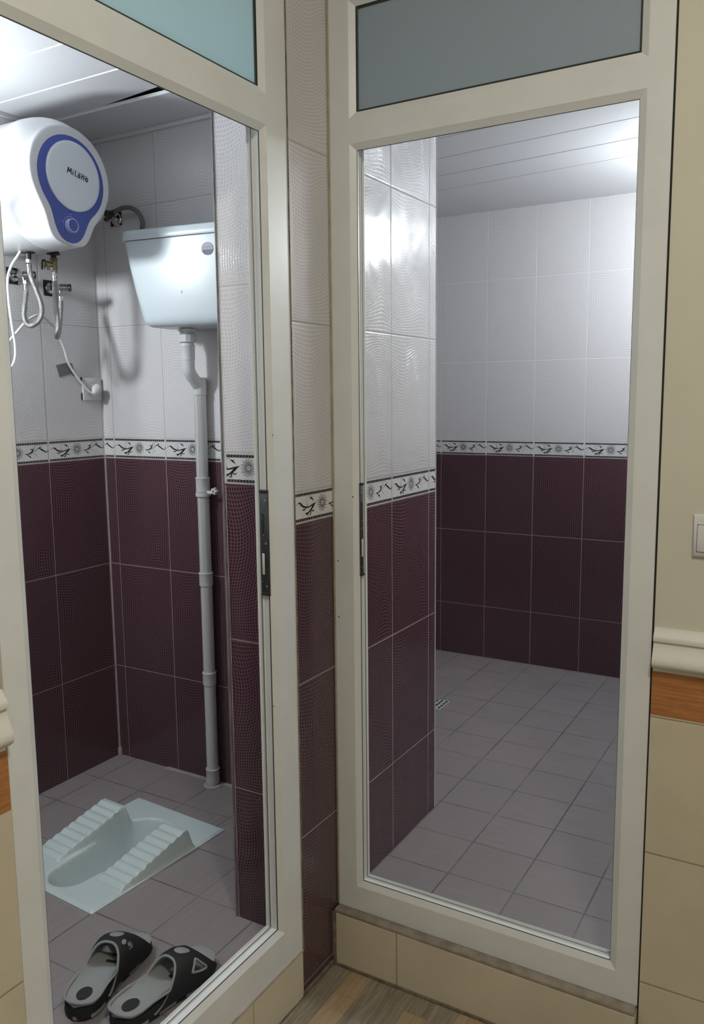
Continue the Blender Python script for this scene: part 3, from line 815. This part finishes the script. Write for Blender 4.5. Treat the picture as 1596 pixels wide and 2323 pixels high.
# wall stop valves
def stop_valve(y, z, label, dark, px=.0075, ln=.052):
    v = thing('stop_valve', (-1.2465, y, z), label, 'valve', 'stop valves under the heater')
    bm = NB(); box(bm, -1.2462, -1.2445, y-.022, y+.020, z-.026, z+.026, .0005); obj('backing_gap', bm, M_void, v)
    bm = NB(); lathe(bm, [(0, .016), (.002, .019), (.005, .017), (.007, .009), (.03, .009)], (-1.2445, y+.004, z), (1, 0, 0), 24)
    lathe(bm, [(0, .0105), (.024, .0105), (.025, .009)], (-1.214, y+.004, z), (1, 0, 0), 20)
    obj('valve_body', bm, M_darkmetal if dark else M_chrome, v, 30)
    bm = NB(); lathe(bm, [(0, .0095), (.002, .0120), (.028, .0120), (.030, .0105)], (-1.198, y+.006, z-.001), (.75, .66, -.02), 22)
    obj('handle', bm, M_chrome, v, 30)
    bm = NB(); q = Vector((-1.198, y+.006, z-.001)) + Vector((.75, .66, -.02)).normalized()*.029
    lathe(bm, [(0, .0122), (.006, .0128), (.008, .010), (.0075, .006), (.0085, .0055), (.0085, 0)], q, (.75, .66, -.02), 22); obj('handle_cap', bm, M_darkmetal, v, 30)
    bm = NB(); tube(bm, [(-1.197, y+.004, z), (-1.193, y+.004, z-.02)], .0065, 12); obj('spout', bm, M_chrome, v)
    return v
stop_valve(.0585, 1.801, 'chrome stop valve behind the white cable, nearest the door jamb', False)
stop_valve(.2020, 1.777, 'chrome stop valve behind the straight hanging braided hose', False)
# power cable
pc = thing('power_cable', (-1.10, -.01, 1.85), 'white power cable drooping from the heater to the wall socket', 'cable')
bm = NB()
K = [(-1.100, -.020, 1.853), (-1.105, -.028, 1.838), (-1.115, -.046, 1.805), (-1.12, -.057, 1.765), (-1.12, -.058, 1.70), (-1.12, -.052, 1.63), (-1.12, -.045, 1.565), (-1.12, -.055, 1.515), (-1.13, -.090, 1.475), (-1.14, -.130, 1.465), (-1.15, -.15, 1.485), (-1.155, -.12, 1.52), (-1.160, -.055, 1.565), (-1.165, -.005, 1.61), (-1.172, .045, 1.652), (-1.178, .085, 1.672), (-1.185, .118, 1.674), (-1.20, .155, 1.660), (-1.21, .185, 1.640), (-1.222, .215, 1.612), (-1.230, .240, 1.575), (-1.234, .255, 1.535), (-1.236, .275, 1.505), (-1.232, .312, 1.458), (-1.226, .335, 1.432), (-1.222, .350, 1.422)]
tube(bm, K, .0042, 10, smooth=6); obj('cord', bm, M_cable, pc)
bm = NB(); lathe(bm, [(0, .0), (.001, .0085), (.010, .0105), (.018, .0170), (.030, .0185), (.040, .0150), (.044, .0)], (-1.222, .350, 1.418), (-.0, .62, .62), 24)
obj('plug', bm, M_socket, pc, 50)
# socket
sk = thing('wall_socket', (-1.2465, .365, 1.438), 'white wall socket beside the corner with a plug in it', 'socket')
bm = NB(); box(bm, -1.2455, -1.2375, .322, .408, 1.397, 1.479, .003); obj('face_plate', bm, M_socket, sk)
bm = NB(); lathe(bm, [(0, .027), (.0012, .027), (.0012, .024), (.0, .0235)], (-1.2376, .366, 1.438), (1, 0, 0), 40); obj('socket_well', bm, M_socket, sk)
bm = NB(); lathe(bm, [(0, .0042), (.0006, .004), (.0006, 0)], (-1.2374, .340, 1.441), (1, 0, 0), 16); obj('pin_hole', bm, M_rubber, sk)
for za_, zb2 in ((1.4, 1.425), (1.455, 1.481)):
    bm = NB(); box(bm, -1.2462, -1.2425, .3185, .3225, za_, zb2, .0004); obj('edge_gap', bm, M_void, sk)
# grey sticky tape pad
bm = NB()
q = [(.214, 1.520), (.271, 1.531), (.284, 1.527), (.296, 1.486), (.288, 1.484), (.282, 1.492), (.227, 1.478)]
loft(bm, [[(-1.2463, a, b) for a, b in q], [(-1.2448, a, b) for a, b in q]])
mm, nt, b_ = newmat('grey_tape'); (x, y, z), g = pos(nt)
wv = noise(nt, 1.0, 4, comb(nt, 0.0, y*900.0, z*30.0), .7)
nt.links.new(mix(nt, ramp(nt, wv, .3, .7), (.07, .07, .072), (.24, .235, .24)), b_.inputs['Base Color'])
tag(obj('tape_patch', bm, mm), 'square patch of dark grey tape on the tiles left of the socket', 'tape')

# ------------------------------------------------------------------ cistern
cs = thing('toilet_cistern', (-.69, .41, 1.62), 'white high-level plastic toilet cistern with round sticker', 'cistern')
def rrect(xa, xb, ya, yb, r, z, n=7, zf=None):
    P = []
    for cx, cy, a0 in ((xb-r, ya+r, -90), (xb-r, yb-r, 0), (xa+r, yb-r, 90), (xa+r, ya+r, 180)):
        for k in range(n+1):
            a = math.radians(a0 + 90*k/n); x, y = cx+r*math.cos(a), cy+r*math.sin(a)
            P.append((x, y, z + (zf(x, y) if zf else 0)))
    return P
CXC = -.688; tilt = lambda x, y: -.012*(x - CXC)
CY = math.radians(5)
def cyaw(bm):
    for v in bm.verts:
        dx, dy = v.co.x-CXC, v.co.y-.391
        v.co.x = CXC + dx*math.cos(CY) - dy*math.sin(CY); v.co.y = .391 + dx*math.sin(CY) + dy*math.cos(CY) - .012
    return bm
bm = NB(); rings = []
for z, hw_, yf, r in ((1.626, .150, .280, .03), (1.628, .163, .268, .03), (1.634, .172, .260, .03), (1.645, .177, .256, .028), (1.66, .181, .2545, .026), (1.74, .201, .250, .024), (1.83, .220, .246, .022), (1.893, .232, .243, .022)):
    rings.append(rrect(CXC-hw_, CXC+hw_, yf, .400, r, z, zf=tilt))
loft(bm, rings); obj('tank', cyaw(bm), M_ceramic, cs, 40)
bm = NB(); rings = []
for z, o_, r in ((1.8945, -.001, .02), (1.8945, .005, .022), (1.897, .0065, .024), (1.918, .006, .024), (1.924, .003, .022), (1.927, -.004, .02), (1.928, -.03, .01)):
    rings.append(rrect(CXC-.232-o_, CXC+.232+o_, .243-o_, .402, r, z, zf=tilt))
loft(bm, rings); obj('lid', cyaw(bm), M_ceramic, cs, 40)
def sticker():
    m, nt, b = newmat('oval_sticker'); (x, y, z), g = pos(nt)
    n1 = ramp(nt, noise(nt, 260, 3, g.outputs['Position']), .4, .6)
    col = mix(nt, z.lt(1.846), (.42, .42, .50), (.10, .13, .19)); col = mix(nt, n1*.35, col, (.40, .40, .44))
    nt.links.new(col, b.inputs['Base Color']); b.inputs['Metallic'].default_value = .0; b.inputs['Roughness'].default_value = .6; b.inputs['Specular IOR Level'].default_value = .2
    return m
def on_front(u, v, off=.0012):   # u,v metres on the cistern front around the sticker centre
    z = 1.850 + v; yf = .250 + (.246-.250)*(z-1.74)/.09
    return (-.594 + u, yf - off, z - .012*(-.594+u-CXC))
bm = NB(); n = 40
ctr = bm.verts.new(on_front(0, 0)); rg = [bm.verts.new(on_front(math.cos(2*PI*k/n)*.0205, math.sin(2*PI*k/n)*.0185)) for k in range(n)]
for k in range(n): bm.faces.new((ctr, rg[k], rg[(k+1) % n]))
st_ = obj('sticker', cyaw(bm), sticker(), cs, recalc=False)
bm = NB()
pf = lambda u, v: on_front(u, v, .0016)
stroke(bm, [(math.cos(a)*.0205, math.sin(a)*.0185) for a in [2*PI*k/20 for k in range(21)]], [.0007], pf, 2)
stroke(bm, [(-.012+math.cos(a)*.004, .003+math.sin(a)*.0045) for a in [2*PI*k/10 for k in range(11)]], [.0008], pf, 2, 1)
stroke(bm, [(-.012+math.cos(a)*.002, .003+math.sin(a)*.002) for a in [2*PI*k/8 for k in range(9)]], [.0008], pf, 2, 1)
stroke(bm, [(-.0045, .007), (-.001, .002), (.003, .007)], [.0010], pf, 4); stroke(bm, [(-.001, .002), (-.001, -.001)], [.0010], pf, 2)
stroke(bm, [(.0065, .009), (.0065, .002), (.0105, .001), (.013, .004), (.013, .009)], [.0010], pf, 3)
obj('sticker_print', cyaw(bm), [M_grey_ink, plain('sticker_red', (.45, .22, .24), .5)], cs, recalc=False)
bm = NB()
def on_front2(u, v): return (-.700+u, .2495-.0006, 1.7285+v)
stroke(bm, [(-.001, .004), (.0015, .0), (-.001, -.004)], [.0005, .0022, .0005], on_front2, 3); obj('scuff', cyaw(bm), M_grey_ink, cs, recalc=False)
# inlet fitting on the left side
bm = NB(); lathe(bm, [(0, .013), (.006, .0225), (.016, .0235), (.020, .018), (.024, .0)], (-.905, .350, 1.865), (-1, 0, 0), 28); obj('inlet_nut', bm, M_darkmetal, cs, 30)
bm = NB(); box(bm, -.86, -.49, .395, .4165, 1.80, 1.83, .001); obj('bracket', bm, M_darkmetal, cs)
# flush pipe
fp = thing('flush_pipe', (-.755, .39, .03), 'white plastic flush pipe running down the wall from the cistern', 'pipe')
PX = -.757; YU, YL = .337, .388
bm = NB(); tube(bm, [(PX, YU, 1.600), (PX, YU, 1.500), (PX, YU+.003, 1.488), (PX, YU+.012, 1.475), (PX, YL-.012, 1.450), (PX, YL-.003, 1.438), (PX, YL, 1.428), (PX, YL, .034)], .0205, 24); obj('tube', bm, M_pipe, fp, 40)
def collar(z0, z1, y, r=.0245, nm='coupling'):
    bm = NB(); lathe(bm, [(0, .0208), (.0005, r), (z1-z0-.006, r), (z1-z0-.003, r+.0016), (z1-z0-.0005, r+.0012), (z1-z0, .0208)], (PX, y, z0), (0, 0, 1), 28); return obj(nm, bm, M_pipe, fp, 30)
collar(1.412, 1.470, YL, .0228); collar(1.085, 1.135, YL, .0235); collar(.760, .806, YL, .0235); collar(.405, .450, YL, .0235); collar(.045, .095, YL, .0235)
collar(1.525, 1.574, YU, .0222, 'elbow_joint')
bm = NB(); lathe(bm, [(0, .027), (.001, .029), (.024, .029), (.026, .027), (.029, .023), (.038, .023)], (PX, YU, 1.582), (0, 0, 1), 12); lathe(bm, [(0, .028), (.008, .028), (.009, .020), (.016, .020)], (PX, YU, 1.6165), (0, 0, 1), 28); obj('union_nut', bm, M_pipe, fp, 20)
bm = NB(); lathe(bm, [(0, .036), (.003, .034), (.006, .026)], (PX, YL, ZF+.001), (0, 0, 1), 20); obj('base_mortar', bm, plain('pipe_mortar', (.34, .31, .30), .8), fp)
bm = NB(); lathe(bm, [(0, .0208), (.0005, .0255), (.0135, .0255), (.014, .0208)], (PX, YL, 1.070), (0, 0, 1), 28); box(bm, PX+.022, PX+.047, .3805, .3835, 1.080, 1.091, .001); pcl = obj('pipe_clamp', bm, M_pipe, fp, 30)
bm = NB(); n = 48; rr_ = lambda k: .0105 + .0025*math.cos(5*2*PI*k/n)
rings = [[(PX+.054 + math.cos(2*PI*k/n)*rr_(k)*s, yy, 1.0905 + math.sin(2*PI*k/n)*rr_(k)*s) for k in range(n)] for yy, s in ((.388, 1), (.3775, 1), (.376, .85))]
loft(bm, rings); obj('knob', bm, M_pipe, pcl, 30)
bm = NB(); lathe(bm, [(0, .0034), (.001, .003), (.001, 0)], (PX+.054, .3762, 1.0905), (0, -1, 0), 14); obj('screw_hole', bm, M_rubber, pcl)
# stop valve and grey hose feeding the cistern
v3 = thing('stop_valve', (-1.145, .4175, 2.03), 'dark stop valve on the back wall feeding the cistern hose', 'valve')
bm = NB(); box(bm, -1.160, -1.108, .4155, .4172, 2.004, 2.060, .0004); obj('backing_gap', bm, M_void, v3)
bm = NB(); lathe(bm, [(0, .019), (.003, .023), (.006, .020), (.008, .010), (.032, .010)], (-1.128, .4155, 2.024), (0, -1, 0), 24); obj('escutcheon', bm, M_chrome, v3, 30)
bm = NB(); lathe(bm, [(0, .011), (.020, .0125), (.028, .012), (.030, .010)], (-1.128, .395, 2.036), (0, -1, 0), 20); lathe(bm, [(0, .008), (.03, .0075)], (-1.128, .390, 2.024), (-1, 0, 0), 16)
lathe(bm, [(0, .0085), (.022, .0085)], (-1.128, .385, 2.040), (1, 0, .15), 16); obj('valve_body', bm, M_darkmetal, v3, 30)
h3 = thing('cistern_hose', (-1.1, .385, 2.04), 'grey flexible hose arching from the wall valve behind the cistern', 'hose')
bm = NB(); tube(bm, [(-1.108, .385, 2.043), (-1.07, .386, 2.051), (-1.03, .389, 2.047), (-1.000, .391, 2.026), (-.985, .391, 1.995), (-.993, .391, 1.965), (-1.000, .388, 1.935), (-1.0, .380, 1.905), (-.985, .368, 1.880), (-.955, .356, 1.867), (-.928, .350, 1.865)], .0078, 14, smooth=8); obj('hose_line', bm, M_grey_hose, h3)

# ------------------------------------------------------------------ squat toilet
def toilet_h(px, py):
    z = .0085
    e = min(TW-abs(px), TL-abs(py))
    z -= .0055*(1 - sstep(0, .010, e))
    z -= .006*sstep(.012, .035, e)*sstep(-.26, .0, py)*0
    # bowl outline (egg): narrow towards the front (-y)
    cy0, cy1 = -.175, .095
    if py < cy0: cc, dy = cy0, py-cy0
    elif py > cy1: cc, dy = cy1, py-cy1
    else: cc, dy = py, 0
    t = (cc-cy0)/(cy1-cy0); rad = .060 + .031*t
    bx = px + .002
    sd = math.hypot(bx, dy) - rad
    # foot pads
    for sx in (-1, 1):
        xi, xo = .090, .189
        inside = sstep(xi-.008, xi+.001, sx*px)*(1-sstep(xo, xo+.006, sx*px))
        y0, y1 = -.155, .108
        if inside > 0 and y0 < py < y1+.03:
            tt = min(1, (py-y0)/(y1-y0)); hgt = .004 + .056*tt
            ridge = .0036*(0.5 + .5*math.sin((py-y0)/(y1-y0)*9*2*PI - PI/2))*min(1, (py-y0)/.02)
            back = 1 - sstep(y1, y1+.026, py)
            z = max(z, .0085 + (hgt + ridge*(1 if py < y1-.006 else .4))*back*inside)
    depth = .085 + .030*sstep(-.15, .12, py)
    if sd < 0:
        d = -sd
        wallz = 1 - sstep(-.004, .034, d)**.8
        floor_ = -depth
        hole_ = 1 - sstep(.026, .034, math.hypot(bx, py-.105))
        floor_ -= .05*hole_
        z = z*wallz + (floor_)*(1-wallz)
    elif sd < .012: z -= .003*(1-sd/.012)**2
    return z
NXg, NYg = 170, 222
bm = NB(); V = []
for j in range(NYg+1):
    row = []
    for i in range(NXg+1):
        px = -TW + 2*TW*i/NXg; py = -TL + 2*TL*j/NYg
        row.append(bm.verts.new(tl(px, py, ZF + toilet_h(px, py))))
    V.append(row)
for j in range(NYg):
    for i in range(NXg): bm.faces.new((V[j][i], V[j][i+1], V[j+1][i+1], V[j+1][i]))
# skirt down to the floor
edge = V[0] + [V[j][NXg] for j in range(1, NYg+1)] + V[NYg][-2::-1] + [V[j][0] for j in range(NYg-1, 0, -1)]
low = [bm.verts.new((v.co.x, v.co.y, ZF-.001)) for v in edge]
for k in range(len(edge)):
    k2 = (k+1) % len(edge); bm.faces.new((edge[k2], edge[k], low[k], low[k2]))
tag(obj('squat_toilet', bm, M_porcelain, angle=60), 'pale blue-white porcelain squat toilet with ribbed foot pads', 'squat toilet')

# ------------------------------------------------------------------ slippers
def slipper(side, heel, toe, label, lift=0.0):
    heel = Vector(heel); toe = Vector(toe); D = (toe-heel); L = D.length; D.normalize(); Rv = Vector((D.y, -D.x))
    root = thing('slipper', (heel.x, heel.y, ZF), label, 'slipper', 'pair of black slippers on the floor')
    def wp(s, t, z): # s 0 heel..1 toe ; t lateral metres (positive = right)
        p = heel + D*(s*L) + Rv*t; return Vector((p.x, p.y, ZF + z))
    o_ = side  # +1 right foot: outer side on +t
    def half(s):
        # half widths (outer, inner)
        tb = [(0, .006), (.02, .024), (.06, .036), (.14, .0435), (.28, .043), (.42, .0415), (.55, .047), (.70, .053), (.82, .051), (.91, .042), (.97, .025), (1., .004)]
        for (a, ra), (b, rb) in zip(tb, tb[1:]):
            if s <= b: return ra + (rb-ra)*(s-a)/(b-a)
        return .004
    def shift(s): return o_*(.004*math.sin(PI*min(1, s*1.1)) - .010*sstep(.7, 1, s))
    NSs = 72
    S_ = [0.5-0.5*math.cos(PI*k/NSs) for k in range(NSs+1)]
    hv = [half(s) for s in S_]
    for _ in range(4): hv = [hv[0]] + [(hv[k-1]+2*hv[k]+hv[k+1])/4 for k in range(1, NSs)] + [hv[-1]]
    def hs(s):
        for k in range(NSs):
            if s <= S_[k+1]: return hv[k] + (hv[k+1]-hv[k])*(s-S_[k])/(S_[k+1]-S_[k])
        return hv[-1]
    def outline(off, z, zc=0):
        P = [wp(S_[k] + (off/L)*(1 if k > NSs-3 else (-1 if k < 3 else 0)), shift(S_[k]) + hv[k]+off, z+zc*0) for k in range(NSs+1)]
        Q = [wp(S_[k] + (off/L)*(1 if k > NSs-3 else (-1 if k < 3 else 0)), shift(S_[k]) - hv[k]-off, z) for k in range(NSs, -1, -1)]
        return P + Q
    thick = lambda s: .032 - .010*sstep(.3, .9, s)
    def outl(off, f, dz=0):
        P = outline(off, 0); out = []
        ss = S_ + S_[::-1]
        for p, s in zip(P, ss): out.append(Vector((p.x, p.y, ZF + thick(s)*f + dz)))
        return out
    bm = NB(); loft(bm, [outl(-.004, 0, .0005), outl(-.001, 0, .003), outl(.001, .35), outl(-.001, .45), outl(.0, .8), outl(-.001, 1.0)])
    obj('sole', bm, M_sole, root, 50)
    # insole with raised rim
    bm = NB(); prev = None
    rows = []
    for k, s in enumerate(S_[1:-1]):
        row = []; h = hv[k+1]-.001
        for j in range(15):
            a = -1 + 2*j/14; cup = abs(a)**3
            up_ = (.004 + .012*sstep(.05, .45, s)*(1-sstep(.62, .82, s)))*cup + .0055*(1-sstep(0, .09, s))*1
            row.append(bm.verts.new(wp(s, shift(s)+a*h, thick(s) + .0036 + up_ - .0015*(1-cup))))
        rows.append(row)
    for A, B in zip(rows, rows[1:]):
        for j in range(14): bm.faces.new((A[j], A[j+1], B[j+1], B[j]))
    r2 = bmesh.ops.extrude_face_region(bm, geom=bm.faces[:])
    for v in [g for g in r2['geom'] if isinstance(g, bmesh.types.BMVert)]: v.co.z = max(v.co.z - .006, ZF + .016)
    ins = obj('insole', bm, M_insole, root, 50)
    def insz(s, a):
        cup = abs(a)**3
        return thick(s) + .0036 + (.004 + .012*sstep(.05, .45, s)*(1-sstep(.62, .82, s)))*cup + .0055*(1-sstep(0, .09, s)) - .0015*(1-cup)
    # heel logo oval + foot bed slots
    bm = NB(); n = 36; c = bm.verts.new(wp(.155, shift(.155), insz(.155, 0)+.0026)); rg = []
    for k in range(n):
        s = .155 + math.cos(2*PI*k/n)*.072; t = math.sin(2*PI*k/n)*.0165; 
        rg.append(bm.verts.new(wp(s, shift(.155)+t, insz(s, t/.043)+.0026)))
    for k in range(n): bm.faces.new((c, rg[k], rg[(k+1) % n]))
    obj('heel_oval', bm, M_sole, root, recalc=False)
    for s_c in (.56, .65):
        bm = NB(); a4 = [bm.verts.new(wp(s_c+ds, shift(s_c)+dt, insz(s_c, 0)+.0026)) for ds, dt in ((-.014, -.013), (.014, -.013), (.014, .013), (-.014, .013))]
        bm.faces.new(a4); obj('insole_slot', bm, M_sole, root, recalc=False)
    # strap over the instep: arched surface from s0 to s1 whose rear edge slants
    NU, NV = 44, 64
    def strap_pt(i, j, off=0.):
        v = j/NV                                   # across: 0 outer .. 1 inner edge
        ang = PI*v
        s_r = .25 + .29*math.sin(ang)**.8              # rear edge, swept forward at the top
        s_f = .90 - .12*math.sin(ang) + .03*math.cos(ang)
        u = i/NU; s = s_r + (s_f-s_r)*u
        h = hs(min(s, .93)) + .0005
        H_ = (.040 + .046*sstep(.24, .56, s) - .040*sstep(.58, .95, s))
        ca, sa = math.cos(ang), math.sin(ang)
        e = .78
        tt = (abs(ca)**e)*(1 if ca > 0 else -1)*(h+off); zz = (abs(sa)**e)*(H_ - .018 + off) + .016
        return wp(s, shift(s) + o_*tt, zz)
    def in_tri(i, j):
        # triangular cut-out on the outer side, smaller slot inner side
        u, v = i/NU, j/NV
        if .155 < v < .30:
            f = (v-.155)/.145
            return abs(u-.60) < .12*(1-f) + .02 and True
        if .70 < v < .80: return abs(u-.45) < .07
        return False
    bm = NB(); G = {}
    for lay, off in ((0, .0), (1, .0055)):
        for i in range(NU+1):
            for j in range(NV+1): G[lay, i, j] = bm.verts.new(strap_pt(i, j, off))
    solid = {(i, j): not in_tri(i+.5, j+.5) for i in range(NU) for j in range(NV)}
    for (i, j), ok in solid.items():
        if not ok: continue
        bm.faces.new((G[1, i, j], G[1, i+1, j], G[1, i+1, j+1], G[1, i, j+1])).material_index = 0
        bm.faces.new((G[0, i, j], G[0, i, j+1], G[0, i+1, j+1], G[0, i+1, j])).material_index = 1
        for di, dj, a, b in ((-1, 0, (0, 0), (0, 1)), (1, 0, (1, 1), (1, 0)), (0, -1, (1, 0), (0, 0)), (0, 1, (0, 1), (1, 1))):
            if not solid.get((i+di, j+dj), False):
                f = bm.faces.new((G[0, i+a[0], j+a[1]], G[0, i+b[0], j+b[1]], G[1, i+b[0], j+b[1]], G[1, i+a[0], j+a[1]]))
                f.material_index = 1
    bmesh.ops.delete(bm, geom=[v for v in bm.verts if not v.link_faces], context='VERTS')
    sp = obj('strap', bm, [M_sole, M_insole], root, 60)
    # grey piping along the rear edge, running down into the side rim
    bm = NB(); 
    A_ = [strap_pt(0, j, .003) for j in range(0, NV+1, 2)]
    lo = [wp(s, shift(s) - o_*(hs(s)-.001), insz(s, 1)) for s in [.24 - .235*k/16 for k in range(17)]]
    hi_ = [wp(s, shift(s) + o_*(hs(s)-.001), insz(s, 1)) for s in [.005 + .235*k/16 for k in range(17)]]
    tube(bm, A_[5:-5] + lo + hi_ + [A_[5]], .0032, 10)
    obj('rim_piping', bm, M_insole, sp)
    # cut-out rims and oval inlays
    bm = NB()
    def sv_(u, v, off=.0062): return strap_pt(u*NU, v*NV, off)
    tri = [(.44, .16), (.60, .145), (.76, .16), (.70, .24), (.62, .31), (.58, .31), (.50, .24), (.44, .16)]
    tube(bm, [sv_(*p) for p in tri], .0026, 8, smooth=5)
    n = 28
    for cu_, cv_, ru, rv in ((.50, .50, .26, .060), (.30, .66, .10, .035)):
        c = bm.verts.new(sv_(cu_, cv_, .0068)); rg = [bm.verts.new(sv_(cu_+ru*math.cos(2*PI*k/n), cv_+rv*math.sin(2*PI*k/n))) for k in range(n)]
        for k in range(n): bm.faces.new((c, rg[k], rg[(k+1) % n]))
    obj('inlay', bm, M_insole, sp, recalc=False)
    # sole side inlays
    bm = NB()
    for s0_, s1_ in ((.05, .20), (.30, .46), (.55, .70)):
        for sd_ in (1, -1):
            A = [wp(s, shift(s) + sd_*(hs(s)+.0012), .005) for s in [s0_ + (s1_-s0_)*k/8 for k in range(9)]]
            B = [Vector((p.x, p.y, ZF+.014)) for p in A]
            va = [bm.verts.new(p) for p in A]; vb = [bm.verts.new(p) for p in B]
            for k in range(8): bm.faces.new((va[k], va[k+1], vb[k+1], vb[k]))
            obj('side_inlay', bm, M_insole, root, recalc=False); bm = NB()
    A = []
    for t in (-.018, -.009, 0, .009, .018):
        A.append(wp(-.006 + abs(t)*1.1, t + shift(0), .005))
    B = [Vector((p.x, p.y, ZF+.013)) for p in A]
    va = [bm.verts.new(p) for p in A]; vb = [bm.verts.new(p) for p in B]
    for k in range(4): bm.faces.new((va[k], va[k+1], vb[k+1], vb[k]))
    obj('heel_inlay', bm, M_insole, root, recalc=False)
    return root
slipper(-1, (-.287, -.655), (-.362, -.378), 'black slipper with grey insole, the one farther from the door sill')
slipper(1, (-.191, -.632), (-.150, -.342), 'black slipper with grey insole, the one against the door sill')

# ------------------------------------------------------------------ floor drain (shower room)
dr = thing('floor_drain', (-.40, 1.485, ZF), 'white square floor drain grate beside the partition wall', 'drain')
bm = NB(); box(bm, -.46, -.345, 1.430, 1.545, ZF-.001, ZF+.004, .0015); obj('grate_plate', bm, plain('drain_plastic', (.42, .43, .42), .4), dr)
bm = NB()
for k in range(5):
    for q in range(4): box(bm, -.450+.0225*k, -.440+.0225*k, 1.440+.026*q, 1.458+.026*q, ZF+.0038, ZF+.0046)
obj('grate_slots', bm, M_void, dr)

# ------------------------------------------------------------------ light switch at the right edge
sw = thing('light_switch', (.90, 0, 1.11), 'white double light switch on the cream wall right of the doorway', 'switch')
bm = NB(); rings = []
for y, o_ in ((-.0005, 0), (-.004, .0), (-.008, -.003), (-.010, -.010)):
    rings.append([(x, y, z) for x, z in ((.857-o_, 1.070-o_), (.942+o_, 1.070-o_), (.942+o_, 1.157+o_), (.857-o_, 1.157+o_))])
loft(bm, rings); obj('cover_plate', bm, M_socket, sw, 60)
for a, b in ((.8665, .8985), (.9005, .9325)):
    bm = NB(); box(bm, a, b, -.0135, -.009, 1.0825, 1.1365, .0012); obj('rocker', bm, M_socket, sw)
bm = NB(); box(bm, .8655, .9335, -.0105, -.0095, 1.0815, 1.1375); obj('rocker_gap', bm, M_gasket, sw)

# ------------------------------------------------------------------ lamps
def bulb_lamp(name, base, axis, r, L, col, strength, label, cat='lamp'):
    t = thing(name, base, label, cat)
    base = Vector(base); ax = Vector(axis).normalized()
    bm = NB(); lathe(bm, [(0.001, .045), (.008, .045), (.012, .030), (.045, .022), (.050, .019)], base, ax, 28); obj('lamp_holder', bm, M_socket, t)
    if cat == 'pendant lamp':
        bm = NB(); lathe(bm, [(.0005, .04), (.010, .035), (.012, .006), (.108, .006)], (base.x, base.y, ZC), ax, 20); obj('ceiling_rose', bm, M_socket, t)
    bm = NB(); c0 = .050
    prof = [(c0, .014), (c0+.012, .018), (c0+.025, r*.8), (c0+.025+r*.6, r), (c0+.025+r*1.2, r*.85), (c0+.025+r*1.6, r*.5), (c0+.025+r*1.75, 0)]
    lathe(bm, prof, base, ax, 24); obj('bulb', bm, emit(name+'_glow', col, strength), t, 60)
    return t
bulb_lamp('wall_lamp', (-1.2455, -.57, 1.900), (1, 0, 0), .050, .1, COOL, LAMP_TOILET*10, 'white wall lamp with round bulb beside the water heater')
bulb_lamp('ceiling_lamp', (.765, 1.595, ZC-.105), (0, 0, -1), .045, .1, COOL, LAMP_SHOWER*10, 'white bulb hanging from the shower room ceiling', 'pendant lamp')
hl = thing('ceiling_lamp', (1.35, -1.45, ZTOP), 'round frosted ceiling lamp of the hallway', 'lamp')
bm = NB(); lathe(bm, [(.001, .16), (.02, .16), (.022, .15)], (1.35, -1.45, ZTOP), (0, 0, -1), 40); obj('lamp_base', bm, M_socket, hl)
bm = NB(); lathe(bm, [(.022, .15), (.05, .145), (.075, .11), (.088, .05), (.09, 0)], (1.35, -1.45, ZTOP), (0, 0, -1), 40); obj('lamp_shade', bm, emit('hall_glow', WARM, LAMP_HALL), hl)
